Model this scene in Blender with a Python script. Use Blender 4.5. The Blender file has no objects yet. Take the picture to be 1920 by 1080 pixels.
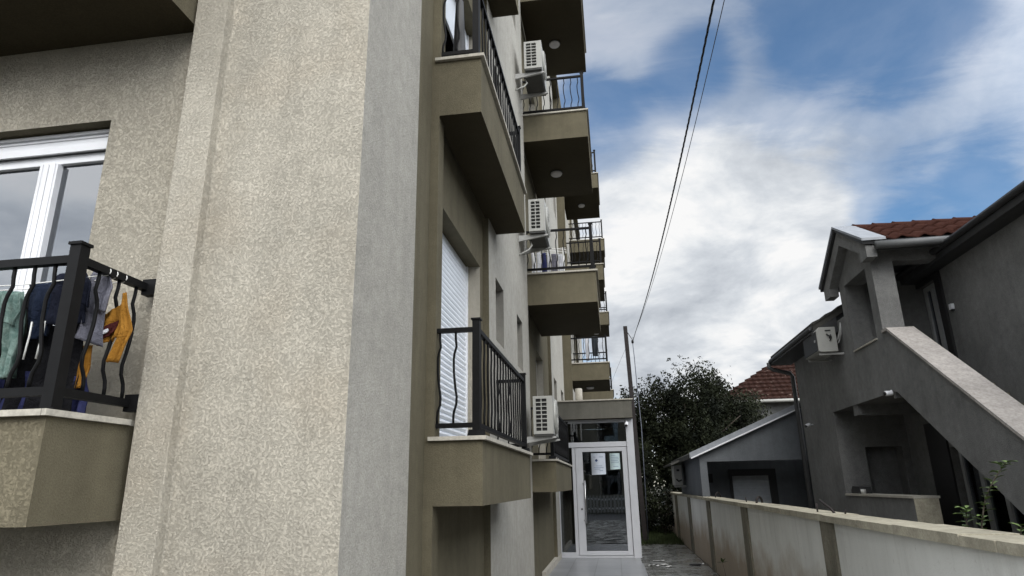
import bpy, math, random
import numpy as np
from mathutils import Vector, Matrix
random.seed(7); rng = np.random.default_rng(7)
sc = bpy.context.scene
COL = sc.collection
R = math.radians

# ------------------------------------------------------------------ mesh builder
class MB:
    def __init__(s): s.v=[]; s.f=[]; s.m=[]; s.sm=[]
    def add(s, vs, fs, mat=0, smooth=False):
        n=len(s.v); s.v.extend([tuple(map(float,p)) for p in vs])
        for f in fs:
            s.f.append(tuple(i+n for i in f)); s.m.append(mat); s.sm.append(smooth)
    def box(s, x0,x1,y0,y1,z0,z1, mat=0):
        if x0>x1: x0,x1=x1,x0
        if y0>y1: y0,y1=y1,y0
        if z0>z1: z0,z1=z1,z0
        v=[(x0,y0,z0),(x1,y0,z0),(x1,y1,z0),(x0,y1,z0),(x0,y0,z1),(x1,y0,z1),(x1,y1,z1),(x0,y1,z1)]
        s.add(v,[(3,2,1,0),(4,5,6,7),(0,1,5,4),(1,2,6,5),(2,3,7,6),(3,0,4,7)],mat); return s
    def hexa(s, v, mat=0):   # 8 corners, bottom ring then top ring
        s.add(v,[(3,2,1,0),(4,5,6,7),(0,1,5,4),(1,2,6,5),(2,3,7,6),(3,0,4,7)],mat); return s
    def prism(s, poly, axis, a, b, mat=0):
        # poly of 2-D points; axis 0: (y,z) extruded in x, 1: (x,z) in y, 2: (x,y) in z
        def P(p,t):
            return (t,p[0],p[1]) if axis==0 else (p[0],t,p[1]) if axis==1 else (p[0],p[1],t)
        n=len(poly)
        area=sum(poly[i][0]*poly[(i+1)%n][1]-poly[(i+1)%n][0]*poly[i][1] for i in range(n))
        if (area<0): poly=poly[::-1]
        if axis==1: poly=poly[::-1]
        if a>b: a,b=b,a
        v=[P(p,a) for p in poly]+[P(p,b) for p in poly]
        fs=[tuple(range(n-1,-1,-1)),tuple(range(n,2*n))]
        for i in range(n):
            j=(i+1)%n; fs.append((i,j,n+j,n+i))
        s.add(v,fs,mat); return s
    def tube(s, pts, r, n=8, mat=0, smooth=True, caps=True, square=False):
        pts=[Vector(p) for p in pts]; k=len(pts)
        rs=r if isinstance(r,(list,tuple)) else [r]*k
        t0=(pts[1]-pts[0]).normalized()
        up=Vector((0,0,1)) if abs(t0.z)<.9 else Vector((1,0,0))
        nrm=t0.cross(up).normalized(); vs=[]
        for i in range(k):
            t=((pts[min(i+1,k-1)]-pts[max(i-1,0)])).normalized()
            nrm=(nrm-t*nrm.dot(t)).normalized(); b=t.cross(nrm)
            for j in range(n):
                a=2*math.pi*(j+(.5 if square else 0))/n
                vs.append(pts[i]+(nrm*math.cos(a)+b*math.sin(a))*rs[i])
        fs=[]
        for i in range(k-1):
            for j in range(n):
                j2=(j+1)%n; fs.append((i*n+j,i*n+j2,(i+1)*n+j2,(i+1)*n+j))
        if caps: fs.append(tuple(range(n-1,-1,-1))); fs.append(tuple((k-1)*n+j for j in range(n)))
        s.add(vs,fs,mat,smooth); return s
    def lathe(s, c, prof, n=20, axis=2, mat=0, smooth=True):
        vs=[];k=len(prof)
        for (r,h) in prof:
            for j in range(n):
                a=2*math.pi*j/n; p=[r*math.cos(a),r*math.sin(a),h]
                if axis==0: p=[h,p[0],p[1]]
                elif axis==1: p=[p[0],h,p[1]]
                vs.append((c[0]+p[0],c[1]+p[1],c[2]+p[2]))
        fs=[]
        for i in range(k-1):
            for j in range(n):
                j2=(j+1)%n; q=(i*n+j,i*n+j2,(i+1)*n+j2,(i+1)*n+j)
                fs.append(q if axis!=1 else q[::-1])
        fs.append(tuple(range(n-1,-1,-1))); fs.append(tuple((k-1)*n+j for j in range(n)))
        s.add(vs,fs,mat,smooth); return s
    def build(s, name, mats, parent=None, bevel=0):
        me=bpy.data.meshes.new(name); me.from_pydata(s.v,[],s.f)
        if not isinstance(mats,(list,tuple)): mats=[mats]
        for m in mats: me.materials.append(m)
        me.polygons.foreach_set('material_index',s.m); me.polygons.foreach_set('use_smooth',s.sm)
        me.update()
        o=bpy.data.objects.new(name,me); COL.objects.link(o)
        if parent is not None: attach(o,parent)
        if bevel:
            b=o.modifiers.new('bevel','BEVEL'); b.width=bevel; b.segments=2; b.limit_method='ANGLE'; b.angle_limit=R(40)
        return o

def root_of(o):
    t=Vector((0,0,0)); p=o
    while p is not None: t+=p.location; p=p.parent
    return t
def attach(o,parent):
    o.parent=parent; o.matrix_parent_inverse=Matrix.Translation(-parent.location) if parent.parent is None else Matrix.Identity(4)
def tag(o,label,cat,group=None,kind=None):
    if label: o['label']=label
    if cat: o['category']=cat
    if group: o['group']=group
    if kind: o['kind']=kind
    return o
def thing(name,loc,label,cat,group=None):
    o=bpy.data.objects.new(name,None); COL.objects.link(o); o.location=loc
    o.empty_display_size=.2
    return tag(o,label,cat,group)

def csg(ops):
    """ops: list of ('+',box,mats) / ('-',box); box=(x0,x1,y0,y1,z0,z1); mats=(mx,my,mz) or int. -> MB without inner faces"""
    xs=sorted({round(b[1][i],5) for b in ops for i in (0,1)}); ys=sorted({round(b[1][i],5) for b in ops for i in (2,3)}); zs=sorted({round(b[1][i],5) for b in ops for i in (4,5)})
    X,Y,Z=map(np.array,(xs,ys,zs)); g=-np.ones((len(xs)+1,len(ys)+1,len(zs)+1),int); tab=[]
    def sl(A,a,b): return slice(int(np.searchsorted(A,a-1e-4))+1,int(np.searchsorted(A,b-1e-4))+1)
    for op in ops:
        b=op[1]; q=(sl(X,b[0],b[1]),sl(Y,b[2],b[3]),sl(Z,b[4],b[5]))
        if op[0]=='+': tab.append(op[2] if isinstance(op[2],tuple) else (op[2],)*3); g[q]=len(tab)-1
        else: g[q]=-1
    mb=MB(); idx={}
    def vid(i,j,k):
        key=(i,j,k)
        if key not in idx: idx[key]=len(mb.v); mb.v.append((xs[i],ys[j],zs[k]))
        return idx[key]
    S=g>=0
    for (i,j,k) in np.argwhere(S):
        m=tab[g[i,j,k]]
        a,b,c=i-1,j-1,k-1
        def face(q,mat): mb.f.append(tuple(vid(*p) for p in q)); mb.m.append(mat); mb.sm.append(False)
        if not S[i-1,j,k]: face([(a,b,c),(a,b,c+1),(a,b+1,c+1),(a,b+1,c)],m[0])
        if not S[i+1,j,k]: face([(a+1,b,c),(a+1,b+1,c),(a+1,b+1,c+1),(a+1,b,c+1)],m[0])
        if not S[i,j-1,k]: face([(a,b,c),(a+1,b,c),(a+1,b,c+1),(a,b,c+1)],m[1])
        if not S[i,j+1,k]: face([(a,b+1,c),(a,b+1,c+1),(a+1,b+1,c+1),(a+1,b+1,c)],m[1])
        if not S[i,j,k-1]: face([(a,b,c),(a,b+1,c),(a+1,b+1,c),(a+1,b,c)],m[2])
        if not S[i,j,k+1]: face([(a,b,c+1),(a+1,b,c+1),(a+1,b+1,c+1),(a,b+1,c+1)],m[2])
    return mb

# ------------------------------------------------------------------ materials
def newmat(name):
    m=bpy.data.materials.new(name); m.use_nodes=True; nt=m.node_tree
    return m,nt,nt.nodes['Principled BSDF']
def N(nt,t,**kw):
    n=nt.nodes.new(t)
    for k,v in kw.items():
        if k in n.inputs: n.inputs[k].default_value=v
        else: setattr(n,k,v)
    return n
def ramp(nt,src,stops):
    r=N(nt,'ShaderNodeValToRGB'); e=r.color_ramp.elements
    while len(e)<len(stops): e.new(.5)
    for i,(p,c) in enumerate(stops):
        e[i].position=p; e[i].color=(c,c,c,1) if not isinstance(c,(tuple,list)) else (*c,1)
    nt.links.new(src,r.inputs['Fac']); return r.outputs['Color']
def mixc(nt,fac,a,b,mode='MIX'):
    n=N(nt,'ShaderNodeMix',data_type='RGBA',blend_type=mode)
    for sock,val in ((0,fac),(6,a),(7,b)):
        if hasattr(val,'is_linked'): nt.links.new(val,n.inputs[sock])
        elif sock==0: n.inputs[0].default_value=val
        else: n.inputs[sock].default_value=(*val,1)
    return n.outputs[2]
def coords(nt,scale=(1,1,1)):
    tc=N(nt,'ShaderNodeTexCoord'); mp=N(nt,'ShaderNodeMapping'); mp.inputs['Scale'].default_value=scale
    nt.links.new(tc.outputs['Object'],mp.inputs['Vector']); return mp.outputs['Vector']
def noise(nt,vec,scale,detail=3,rough=.55,dist=0):
    n=N(nt,'ShaderNodeTexNoise'); n.inputs['Scale'].default_value=scale; n.inputs['Detail'].default_value=detail
    n.inputs['Roughness'].default_value=rough; n.inputs['Distortion'].default_value=dist
    nt.links.new(vec,n.inputs['Vector']); return n.outputs['Fac']
def bump(nt,h,bs,strength,dist):
    b=N(nt,'ShaderNodeBump'); b.inputs['Strength'].default_value=strength; b.inputs['Distance'].default_value=dist
    nt.links.new(h,b.inputs['Height']); nt.links.new(b.outputs['Normal'],bs.inputs['Normal']); return b
def plain(name,col,rough=.5,metal=0,var=.12,scale=8,spec=.5,bmp=0,bscale=60):
    m,nt,bs=newmat(name); v=coords(nt)
    n=noise(nt,v,scale,4)
    c=mixc(nt,ramp(nt,n,[(.3,0.),(.7,1.)]),tuple(x*(1-var) for x in col),tuple(min(1,x*(1+var)) for x in col))
    nt.links.new(c,bs.inputs['Base Color']); bs.inputs['Roughness'].default_value=rough; bs.inputs['Metallic'].default_value=metal
    bs.inputs['Specular IOR Level'].default_value=spec
    if bmp: bump(nt,noise(nt,v,bscale,3),bs,bmp,.004)
    return m
def plaster(name,col,grain=90,bstr=.6,bdist=.004,var=.14,streak=.12,worm=False,warm=None,cv=.1,stain=0.,wcol=None):
    m,nt,bs=newmat(name); v=coords(nt)
    big=noise(nt,v,1.3,5,.6); mid=noise(nt,v,11,4,.65)
    c=mixc(nt,ramp(nt,big,[(.3,0.),(.72,1.)]),tuple(x*(1-var) for x in col),tuple(x*(1+var) for x in col))
    if warm: c=mixc(nt,ramp(nt,noise(nt,v,2.3,3),[(.5,0.),(.75,.5)]),c,warm)
    c=mixc(nt,1.,c,ramp(nt,mid,[(.25,1-cv),(.75,1+cv*.5)]),'MULTIPLY')
    sv=coords(nt,(7,7,.35)); st=noise(nt,sv,1.,4,.6)
    c=mixc(nt,1.,c,ramp(nt,st,[(.35,1-streak),(.6,1.)]),'MULTIPLY')
    if worm:
        a=noise(nt,v,grain,2.5,.55,1.1); ln=ramp(nt,a,[(.40,1.),(.485,0.),(.515,0.),(.60,1.)])
        mk=ramp(nt,noise(nt,v,grain*.55,2),[(.40,.12),(.56,1.)])
        w=mixc(nt,mk,(1,1,1),ln)
        hi=ramp(nt,noise(nt,v,grain*1.3,2,.5,.8),[(.55,0.),(.7,1.)])
        tr_=noise(nt,v,6,4,.6,.5)
        h=mixc(nt,.14,mixc(nt,.3,w,hi),tr_)
        c=mixc(nt,1.,c,ramp(nt,w,[(0.,1-wcol),(.75,1.03)]),'MULTIPLY')  # shade of the relief grooves multiplied into the colour
        c=mixc(nt,1.,c,ramp(nt,hi,[(0.,1.),(1.,1.03)]),'MULTIPLY')  # relief highlights lightened in the colour
    else:
        a=noise(nt,v,grain,4,.7); h=a
        c=mixc(nt,1.,c,ramp(nt,a,[(.3,.76),(.62,1.06)]),'MULTIPLY')
    nt.links.new(c,bs.inputs['Base Color']); bs.inputs['Roughness'].default_value=.92; bs.inputs['Specular IOR Level'].default_value=.15
    bump(nt,h,bs,bstr,bdist)
    return m

M={}
M['cream']=plaster('cream_plaster',(.495,.46,.39),grain=150,bstr=.75,bdist=.010,var=.11,streak=.09,worm=True,warm=(.48,.42,.335),cv=.12,wcol=.07)
M['cream2']=plaster('cream_plaster_wall',(.44,.405,.336),grain=150,bstr=.75,bdist=.010,var=.10,streak=.09,worm=True,cv=.12,wcol=.07)
M['grey']=plaster('grey_plaster',(.385,.37,.333),grain=95,bstr=1.,bdist=.007,var=.08,streak=.07,cv=.16)
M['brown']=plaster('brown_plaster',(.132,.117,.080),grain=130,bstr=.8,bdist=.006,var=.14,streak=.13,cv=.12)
M['brown2']=plaster('rough_brown_plaster',(.215,.19,.132),grain=150,bstr=.75,bdist=.010,var=.10,streak=.10,worm=True,cv=.14,wcol=.12)
M['soffit']=plaster('shade_darkened_soffit',(.055,.046,.029),grain=90,bstr=.3,bdist=.003,var=.1,streak=.0,cv=.08)  # balcony brown darkened, underside shade put into the colour
M['dark']=plaster('dark_grey_plaster',(.195,.196,.193),grain=90,bstr=.9,bdist=.007,var=.20,streak=.10,cv=.20)
M['annex']=plaster('blue_grey_plaster',(.135,.145,.158),grain=110,bstr=.4,bdist=.003,var=.12,streak=.12)
M['conc']=plaster('concrete',(.20,.185,.145),grain=70,bstr=.6,bdist=.005,var=.22,streak=.3,cv=.25)
M['cap']=plaster('concrete_cap',(.40,.37,.29),grain=60,bstr=.6,bdist=.005,var=.22,streak=.1,cv=.28)
M['stone']=plaster('pale_stone',(.45,.425,.37),grain=40,bstr=.15,bdist=.002,var=.12,streak=.05,cv=.18)
M['pinkstone']=plaster('pale_pink_stone',(.43,.40,.375),grain=30,bstr=.15,bdist=.002,var=.16,streak=.05,cv=.2)
M['black']=plain('black_paint',(.006,.006,.0065),.55,0,.2,20,.12)
M['white']=plain('white_plastic',(.74,.75,.78),.35,0,.04,6)
M['alu']=plain('white_aluminium',(.44,.45,.48),.35,0,.05,4)
M['shut']=plain('shutter_plastic',(.78,.82,.88),.42,0,.05,3)
M['acw']=plain('cream_white_casing',(.33,.33,.31),.5,0,.05,5)
M['acg']=plain('grey_metal_bracket',(.33,.33,.32),.5,0,.12,9)
M['acd']=plain('dark_grille',(.012,.012,.013),.6)
M['under']=plain('dark_underside',(.05,.05,.048),.6)
M['steel']=plain('brushed_steel',(.5,.5,.5),.3,1.)
M['gutter']=plain('grey_gutter',(.075,.078,.08),.55,0,.15)
M['pipe']=plain('dark_downpipe',(.055,.056,.058),.6,0,.15)
M['dframe']=plain('grey_door_frame',(.30,.31,.31),.45,0,.1)
M['flash']=plain('light_metal_flashing',(.24,.255,.28),.6,0,.15)
M['fascia']=plain('dark_fascia',(.03,.031,.033),.6,0,.2)
M['rust']=plain('rusty_steel',(.012,.008,.0075),.8,0,.35,12,bmp=.4)
M['bark']=plain('bark',(.05,.04,.03),.9,0,.3,14,bmp=.8,bscale=30)
M['cable']=plain('black_cable',(.012,.012,.013),.5)
M['wire']=plain('grey_wire',(.10,.11,.14),.5)
M['cord']=plain('white_cord',(.7,.7,.68),.7)
M['paper']=plain('paper',(.46,.50,.57),.8,0,.06,9)
M['paper2']=plain('mint_paper',(.42,.52,.54),.8,0,.06,9)
M['ink']=plain('blue_grey_ink',(.22,.27,.36),.8)
M['ink2']=plain('dark_blue_ink',(.03,.05,.12),.8)
M['lamp']=plain('lamp_opal',(.55,.53,.52),.5)
M['leafplant']=plain('bright_leaf',(.11,.17,.045),.5,0,.35,30)
M['scrap']=plain('dirty_white_scrap',(.5,.5,.48),.7,0,.25,14)

def leafmat(name,a,b):
    m,nt,bs=newmat(name); v=coords(nt)
    c=mixc(nt,ramp(nt,noise(nt,v,1.6,3),[(.35,0.),(.65,1.)]),a,b)
    c=mixc(nt,1.,c,ramp(nt,noise(nt,v,40,1),[(.3,.6),(.7,1.3)]),'MULTIPLY')
    nt.links.new(c,bs.inputs['Base Color']); bs.inputs['Roughness'].default_value=.7; bs.inputs['Specular IOR Level'].default_value=.1
    return m
M['leaf']=leafmat('dark_leaves',(.006,.008,.005),(.020,.024,.012))
M['leaf2']=leafmat('shrub_leaves',(.022,.032,.012),(.055,.07,.03))
M['leaf3']=leafmat('olive_leaves',(.035,.04,.025),(.06,.065,.042))

def glassmat(name,tint,ior,thru):
    m,nt,bs=newmat(name); out=nt.nodes['Material Output']
    gl=N(nt,'ShaderNodeBsdfGlossy'); gl.inputs['Roughness'].default_value=.015; gl.inputs['Color'].default_value=(.9,.94,1,1)
    tr=N(nt,'ShaderNodeBsdfTransparent'); tr.inputs['Color'].default_value=(*tint,1)
    fr=N(nt,'ShaderNodeFresnel'); fr.inputs['IOR'].default_value=ior
    v=coords(nt); bp=N(nt,'ShaderNodeBump'); bp.inputs['Strength'].default_value=.05; bp.inputs['Distance'].default_value=.01
    nt.links.new(noise(nt,v,1.7,2),bp.inputs['Height']); nt.links.new(bp.outputs['Normal'],gl.inputs['Normal'])
    mx=N(nt,'ShaderNodeMixShader'); nt.links.new(fr.outputs[0],mx.inputs[0]); nt.links.new(tr.outputs[0],mx.inputs[1]); nt.links.new(gl.outputs[0],mx.inputs[2])
    nt.links.new(mx.outputs[0],out.inputs['Surface']); return m
M['glass']=glassmat('door_glass',(.55,.58,.60),2.3,.6)
M['winglass']=glassmat('window_glass',(.35,.37,.40),2.3,.3)

def tilefloor(name,col,mort,sx,rough,wet=0.):
    m,nt,bs=newmat(name); v=coords(nt)
    br=N(nt,'ShaderNodeTexBrick'); br.offset=0.; br.inputs['Scale'].default_value=1.
    br.inputs['Brick Width'].default_value=sx; br.inputs['Row Height'].default_value=sx; br.inputs['Mortar Size'].default_value=.006
    br.inputs['Color1'].default_value=(*[x*.9 for x in col],1); br.inputs['Color2'].default_value=(*[x*1.1 for x in col],1); br.inputs['Mortar'].default_value=(*mort,1)
    nt.links.new(v,br.inputs['Vector'])
    n=noise(nt,v,2.2,6,.65)
    c=mixc(nt,1.,br.outputs['Color'],ramp(nt,n,[(.3,.7 if wet else .85),(.7,1.1)]),'MULTIPLY')
    nt.links.new(c,bs.inputs['Base Color'])
    nt.links.new(ramp(nt,n,[(.42,rough*.25 if wet else rough),(.62,rough)]),bs.inputs['Roughness'])
    bump(nt,br.outputs['Fac'],bs,-.3,.003); return m
M['platform']=tilefloor('grey_floor_tiles',(.22,.225,.235),(.11,.11,.11),.45,.35)
M['yard']=tilefloor('wet_yard_tiles',(.19,.19,.18),(.09,.09,.085),.6,.45,1.)
M['hall']=tilefloor('hall_floor',(.22,.23,.23),(.1,.1,.1),.6,.3)

def panelmat():
    m,nt,bs=newmat('white_wall_panel'); v=coords(nt)
    big=noise(nt,v,1.1,5,.6)
    c=mixc(nt,ramp(nt,big,[(.3,0.),(.7,1.)]),(.60,.60,.565),(.70,.70,.665))
    c=mixc(nt,1.,c,ramp(nt,noise(nt,coords(nt,(4,4,.5)),1.,4),[(.3,.9),(.6,1.)]),'MULTIPLY')
    # earth splashed up from the ground
    tc=N(nt,'ShaderNodeTexCoord'); sp=N(nt,'ShaderNodeSeparateXYZ'); nt.links.new(tc.outputs['Object'],sp.inputs[0])
    ad=N(nt,'ShaderNodeMath',operation='ADD'); nt.links.new(sp.outputs['Z'],ad.inputs[0])
    ms=N(nt,'ShaderNodeMath',operation='MULTIPLY'); ms.inputs[1].default_value=-.9; nt.links.new(noise(nt,v,1.9,5,.7),ms.inputs[0]); nt.links.new(ms.outputs[0],ad.inputs[1])
    mk=ramp(nt,sp.outputs['Z'],[(.75,0.),(1.,1.)]); dr=ramp(nt,noise(nt,coords(nt,(6,6,.6)),1.,6,.75),[(.52,0.),(.74,.30)])
    c=mixc(nt,mixc(nt,1.,mk,dr,'MULTIPLY'),c,(.20,.19,.16))
    c=mixc(nt,ramp(nt,noise(nt,v,16,5,.75),[(.60,0.),(.72,.45)]),c,(.30,.28,.24))
    f=ramp(nt,ad.outputs[0],[(.0,.7),(.42,0.)])
    c=mixc(nt,f,c,(.24,.15,.065))
    nt.links.new(c,bs.inputs['Base Color']); bs.inputs['Roughness'].default_value=.9
    bump(nt,noise(nt,v,80,4),bs,.5,.004); return m
M['panel']=panelmat()

def rooftile(name,a,b,fleck,amt,wave=0):
    m,nt,bs=newmat(name); v=coords(nt)
    c=mixc(nt,ramp(nt,noise(nt,v,5,4,.7),[(.3,0.),(.7,1.)]),a,b)
    fv=coords(nt,(3.2,5.5,5.5)); f=ramp(nt,noise(nt,fv,1.6,3,.7),[(amt,0.),(amt+.07,1.)])
    c=mixc(nt,f,c,fleck)
    nt.links.new(c,bs.inputs['Base Color']); bs.inputs['Roughness'].default_value=.9; bs.inputs['Specular IOR Level'].default_value=.05
    if wave:
        w=N(nt,'ShaderNodeTexWave'); w.bands_direction='X'; w.inputs['Scale'].default_value=wave; nt.links.new(v,w.inputs['Vector'])
        bump(nt,w.outputs['Fac'],bs,.9,.05)
    return m
M['tile']=rooftile('red_brown_tiles',(.034,.014,.011),(.056,.024,.018),(.07,.05,.04),.70)
M['oldtile']=rooftile('old_red_tiles',(.017,.0085,.007),(.034,.016,.012),(.19,.14,.12),.62,1.2)
M['greytile']=rooftile('grey_roof_tiles',(.05,.05,.048),(.08,.078,.07),(.1,.1,.09),.7)
def groundmat(name,a,b,s):
    m,nt,bs=newmat(name); v=coords(nt)
    c=mixc(nt,ramp(nt,noise(nt,v,s,6,.7),[(.35,0.),(.65,1.)]),a,b)
    nt.links.new(c,bs.inputs['Base Color']); bs.inputs['Roughness'].default_value=.95; bump(nt,noise(nt,v,s*12,4),bs,.8,.03); return m
M['soil']=groundmat('earth_and_grass',(.030,.032,.018),(.055,.048,.032),1.4)
M['asphalt']=groundmat('asphalt',(.045,.045,.046),(.06,.06,.06),3)
M['room']=plain('dim_room',(.10,.105,.11),.9,0,.2,2)
M['curtain']=plain('curtain',(.20,.22,.25),.9,0,.1,3)
M['hallwall']=plain('hall_wall',(.16,.165,.165),.8,0,.1,2)
def cloth(name,a,b,s=6):
    m,nt,bs=newmat(name); v=coords(nt)
    c=mixc(nt,ramp(nt,noise(nt,v,s,4,.6),[(.4,0.),(.6,1.)]),a,b)
    nt.links.new(c,bs.inputs['Base Color']); bs.inputs['Roughness'].default_value=.95; bs.inputs['Specular IOR Level'].default_value=.1
    bump(nt,noise(nt,v,22,5,.65,1.0),bs,.8,.025); return m
M['c_teal']=cloth('mint_cloth',(.13,.21,.19),(.24,.33,.30),22)
M['c_navy']=cloth('navy_denim',(.012,.018,.035),(.022,.030,.055))
M['c_black']=cloth('black_cloth',(.008,.008,.010),(.012,.012,.014))
M['c_ink']=cloth('ink_blue_cloth',(.008,.010,.018),(.014,.016,.028))
M['c_grey']=cloth('lilac_grey_cloth',(.13,.13,.16),(.18,.18,.215))
M['c_yel']=cloth('mustard_cloth',(.25,.115,.018),(.34,.165,.03))
M['c_mar']=cloth('maroon_print',(.05,.012,.012),(.07,.018,.016))
M['c_white']=cloth('white_cloth',(.55,.56,.60),(.65,.66,.70))
M['c_blue']=cloth('blue_cloth',(.025,.03,.09),(.04,.045,.12))
M['c_slate']=cloth('slate_cloth',(.03,.036,.042),(.04,.046,.052))

# ------------------------------------------------------------------ ground
g=MB(); g.add([(-400,-400,0),(400,-400,0),(400,400,0),(-400,400,0)],[(0,1,2,3)])
tag(g.build('ground',M['soil']),'bare earth with sparse grass around the buildings','ground',kind='structure')
g=MB(); g.box(-1.27,1.72,-3.2,19.4,-.05,.006)
tag(g.build('paved_lane',M['yard']),'wet grey tiled lane between the flats and the wall','path',kind='structure')
g=MB(); g.box(-40,40,-10,-3.2,-.05,.006)
tag(g.build('street',M['asphalt']),'asphalt street behind the viewer','road',kind='structure')

# ------------------------------------------------------------------ apartment building
B=thing('apartment_building',(-4.5,12,0),'tall cream, grey and brown plastered block of flats with stacked balconies','building')
CR,GR,BR,C2=0,1,2,3
H=13.2; YE=30.
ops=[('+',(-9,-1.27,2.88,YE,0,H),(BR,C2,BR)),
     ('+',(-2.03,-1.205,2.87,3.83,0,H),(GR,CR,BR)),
     ('+',(-1.4,-1.205,4.37,4.52,0,H),(BR,BR,BR)),
     ('+',(-1.4,-1.205,6.45,9.78,0,H),(GR,BR,BR)),
     ('+',(-1.4,-1.205,13.55,17.1,0,H),(GR,BR,BR)),
     ('+',(-1.4,-1.02,17.72,17.86,0,H),(BR,BR,BR)),
     ('+',(-1.4,-1.205,20.5,23.0,0,H),(GR,BR,BR)),
     ('+',(-1.4,-1.205,25.8,YE,0,H),(GR,BR,BR))]
FL=[1.65,4.52,7.39,10.26]
holes=[]
sur=[]
# narrow windows in the grey wall strips, a door with roller shutter in each recess, front balcony doors
for f in FL:
    d=f-1.65
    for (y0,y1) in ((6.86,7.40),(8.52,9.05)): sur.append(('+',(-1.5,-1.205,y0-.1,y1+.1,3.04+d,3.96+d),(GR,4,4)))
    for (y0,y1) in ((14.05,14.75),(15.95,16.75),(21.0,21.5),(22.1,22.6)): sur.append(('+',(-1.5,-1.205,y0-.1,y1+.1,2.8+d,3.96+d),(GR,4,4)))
    for (y0,y1) in ((6.86,7.40),(8.52,9.05)): holes.append(('-',(-1.45,-1.2,y0,y1,3.14+d,3.86+d)))
    for (y0,y1) in ((14.05,14.75),(15.95,16.75),(21.0,21.5),(22.1,22.6)): holes.append(('-',(-1.45,-1.2,y0,y1,2.9+d if y0>15 else 3.14+d,3.86+d)))
    holes.append(('-',(-1.62,-1.26,4.70,6.30,f,3.80+d)))
    holes.append(('-',(-1.62,-1.26,11.3,12.45,f,3.92+d)))
    holes.append(('-',(-1.62,-1.26,18.2,20.0,f,3.80+d)))
    holes.append(('-',(-1.62,-1.26,23.5,25.3,f,3.80+d)))
    if d<4: holes.append(('-',(-4.40,-2.722,2.88,3.75,f,3.64+d*.94)))
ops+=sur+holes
# entrance hall inside the block
ops+=[('-',(-4.5,-1.27,14.5,19.5,.17,2.9))]
ops+=[('+',(-9.1,-1.03,3.0,YE+.2,H,H+.25),(BR,BR,BR))]
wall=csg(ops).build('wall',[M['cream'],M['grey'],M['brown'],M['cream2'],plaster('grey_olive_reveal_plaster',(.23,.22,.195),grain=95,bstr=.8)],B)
pz=MB(); pz.prism([(-2.225,2.879),(-2.225,2.803),(-2.222,2.80),(-2.037,2.80),(-2.033,2.803),(-2.032,2.81),(-2.031,2.855),(-2.025,2.866),(-2.005,2.8695)],2,0,H)
pz.build('pilaster',M['cream'],B)

def coping_ring(mb,x0,x1,y0,y1,z,ov,t,th):
    # slab on the two ends and the long outer side (outer side at x1)
    mb.box(x0,x1+ov,y0-ov,y0+th,z,z+t); mb.box(x1-th,x1+ov,y0+th,y1-th,z,z+t); mb.box(x0,x1+ov,y1-th,y1+ov,z,z+t)

def baluster(p0,p1,dirv,r=.008,amp=.016,flip=1):
    T=[0,.07,.16,.24,.30,.45,.6,.72,.80,.88,.94,1.]; O=[0,.05,.4,-.5,-.8,-.7,-.1,.6,.45,-.55,-.8,-.8]
    p0,p1,dv=Vector(p0),Vector(p1),Vector(dirv)
    return [p0.lerp(p1,t)+dv*(o*amp*flip) for t,o in zip(T,O)]

def railing(owner,x0,x1,y0,y1,zc,ztop,zlow,fine,near_only=False,gap=.13,label=None):
    """rail round a balcony: near end along x at y0, long side along y at x1 (posts at the corners)"""
    r=MB(); rh=.032
    r.box(x0,x1,y0-.015,y0+.02,ztop-rh,ztop); r.box(x0,x1,y0-.015,y0+.02,zlow-rh,zlow)
    r.box(x1-.018,x1+.018,y0+.02,y1,ztop-rh,ztop); r.box(x1-.018,x1+.018,y0+.02,y1,zlow-rh,zlow)
    r.box(x0,x1-.018,y1-.02,y1+.015,ztop-rh,ztop); r.box(x0,x1-.018,y1-.02,y1+.015,zlow-rh,zlow)
    nb=[]
    n=2 if fine and gap<.11 else max(1,round((x1-x0)/gap))
    for e,yy in enumerate((y0,y1)):
        if near_only and e: continue
        for i in range(n):
            x=x0+(i+.35)*(x1-x0)/n if n>2 else x0+.055+i*.115
            nb.append(baluster((x,yy+.002,ztop-rh),(x,yy+.002,zlow),(1,0,0),flip=1 if i%2 else 1))
    m=max(1,round((y1-y0)/.14))
    for i in range(1,m):
        y=y0+i*(y1-y0)/m
        nb.append(baluster((x1,y,ztop-rh),(x1,y,zlow),(0,1,0)))
    if not fine:
        for p in nb: r.tube(p,.008,4)
    rail=r.build('railing',M['black'],owner)
    for (x,y) in ((x1,y0),(x1,y1)):
        q=MB(); q.box(x-.026,x+.026,y-.026,y+.026,zc+.001,ztop+.05); q.box(x-.034,x+.034,y-.034,y+.034,ztop+.05,ztop+.062)
        q.prism([(y-.075,zc+.001),(y+.075,zc+.001),(y+.027,zc+.045),(y-.027,zc+.045)],0,x-.05,x+.05) if fine else None
        q.build('post',M['black'],rail)
    if fine:
        for p in nb: MB().tube(p,.0085,6).build('baluster',M['black'],rail)
    return rail

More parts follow.
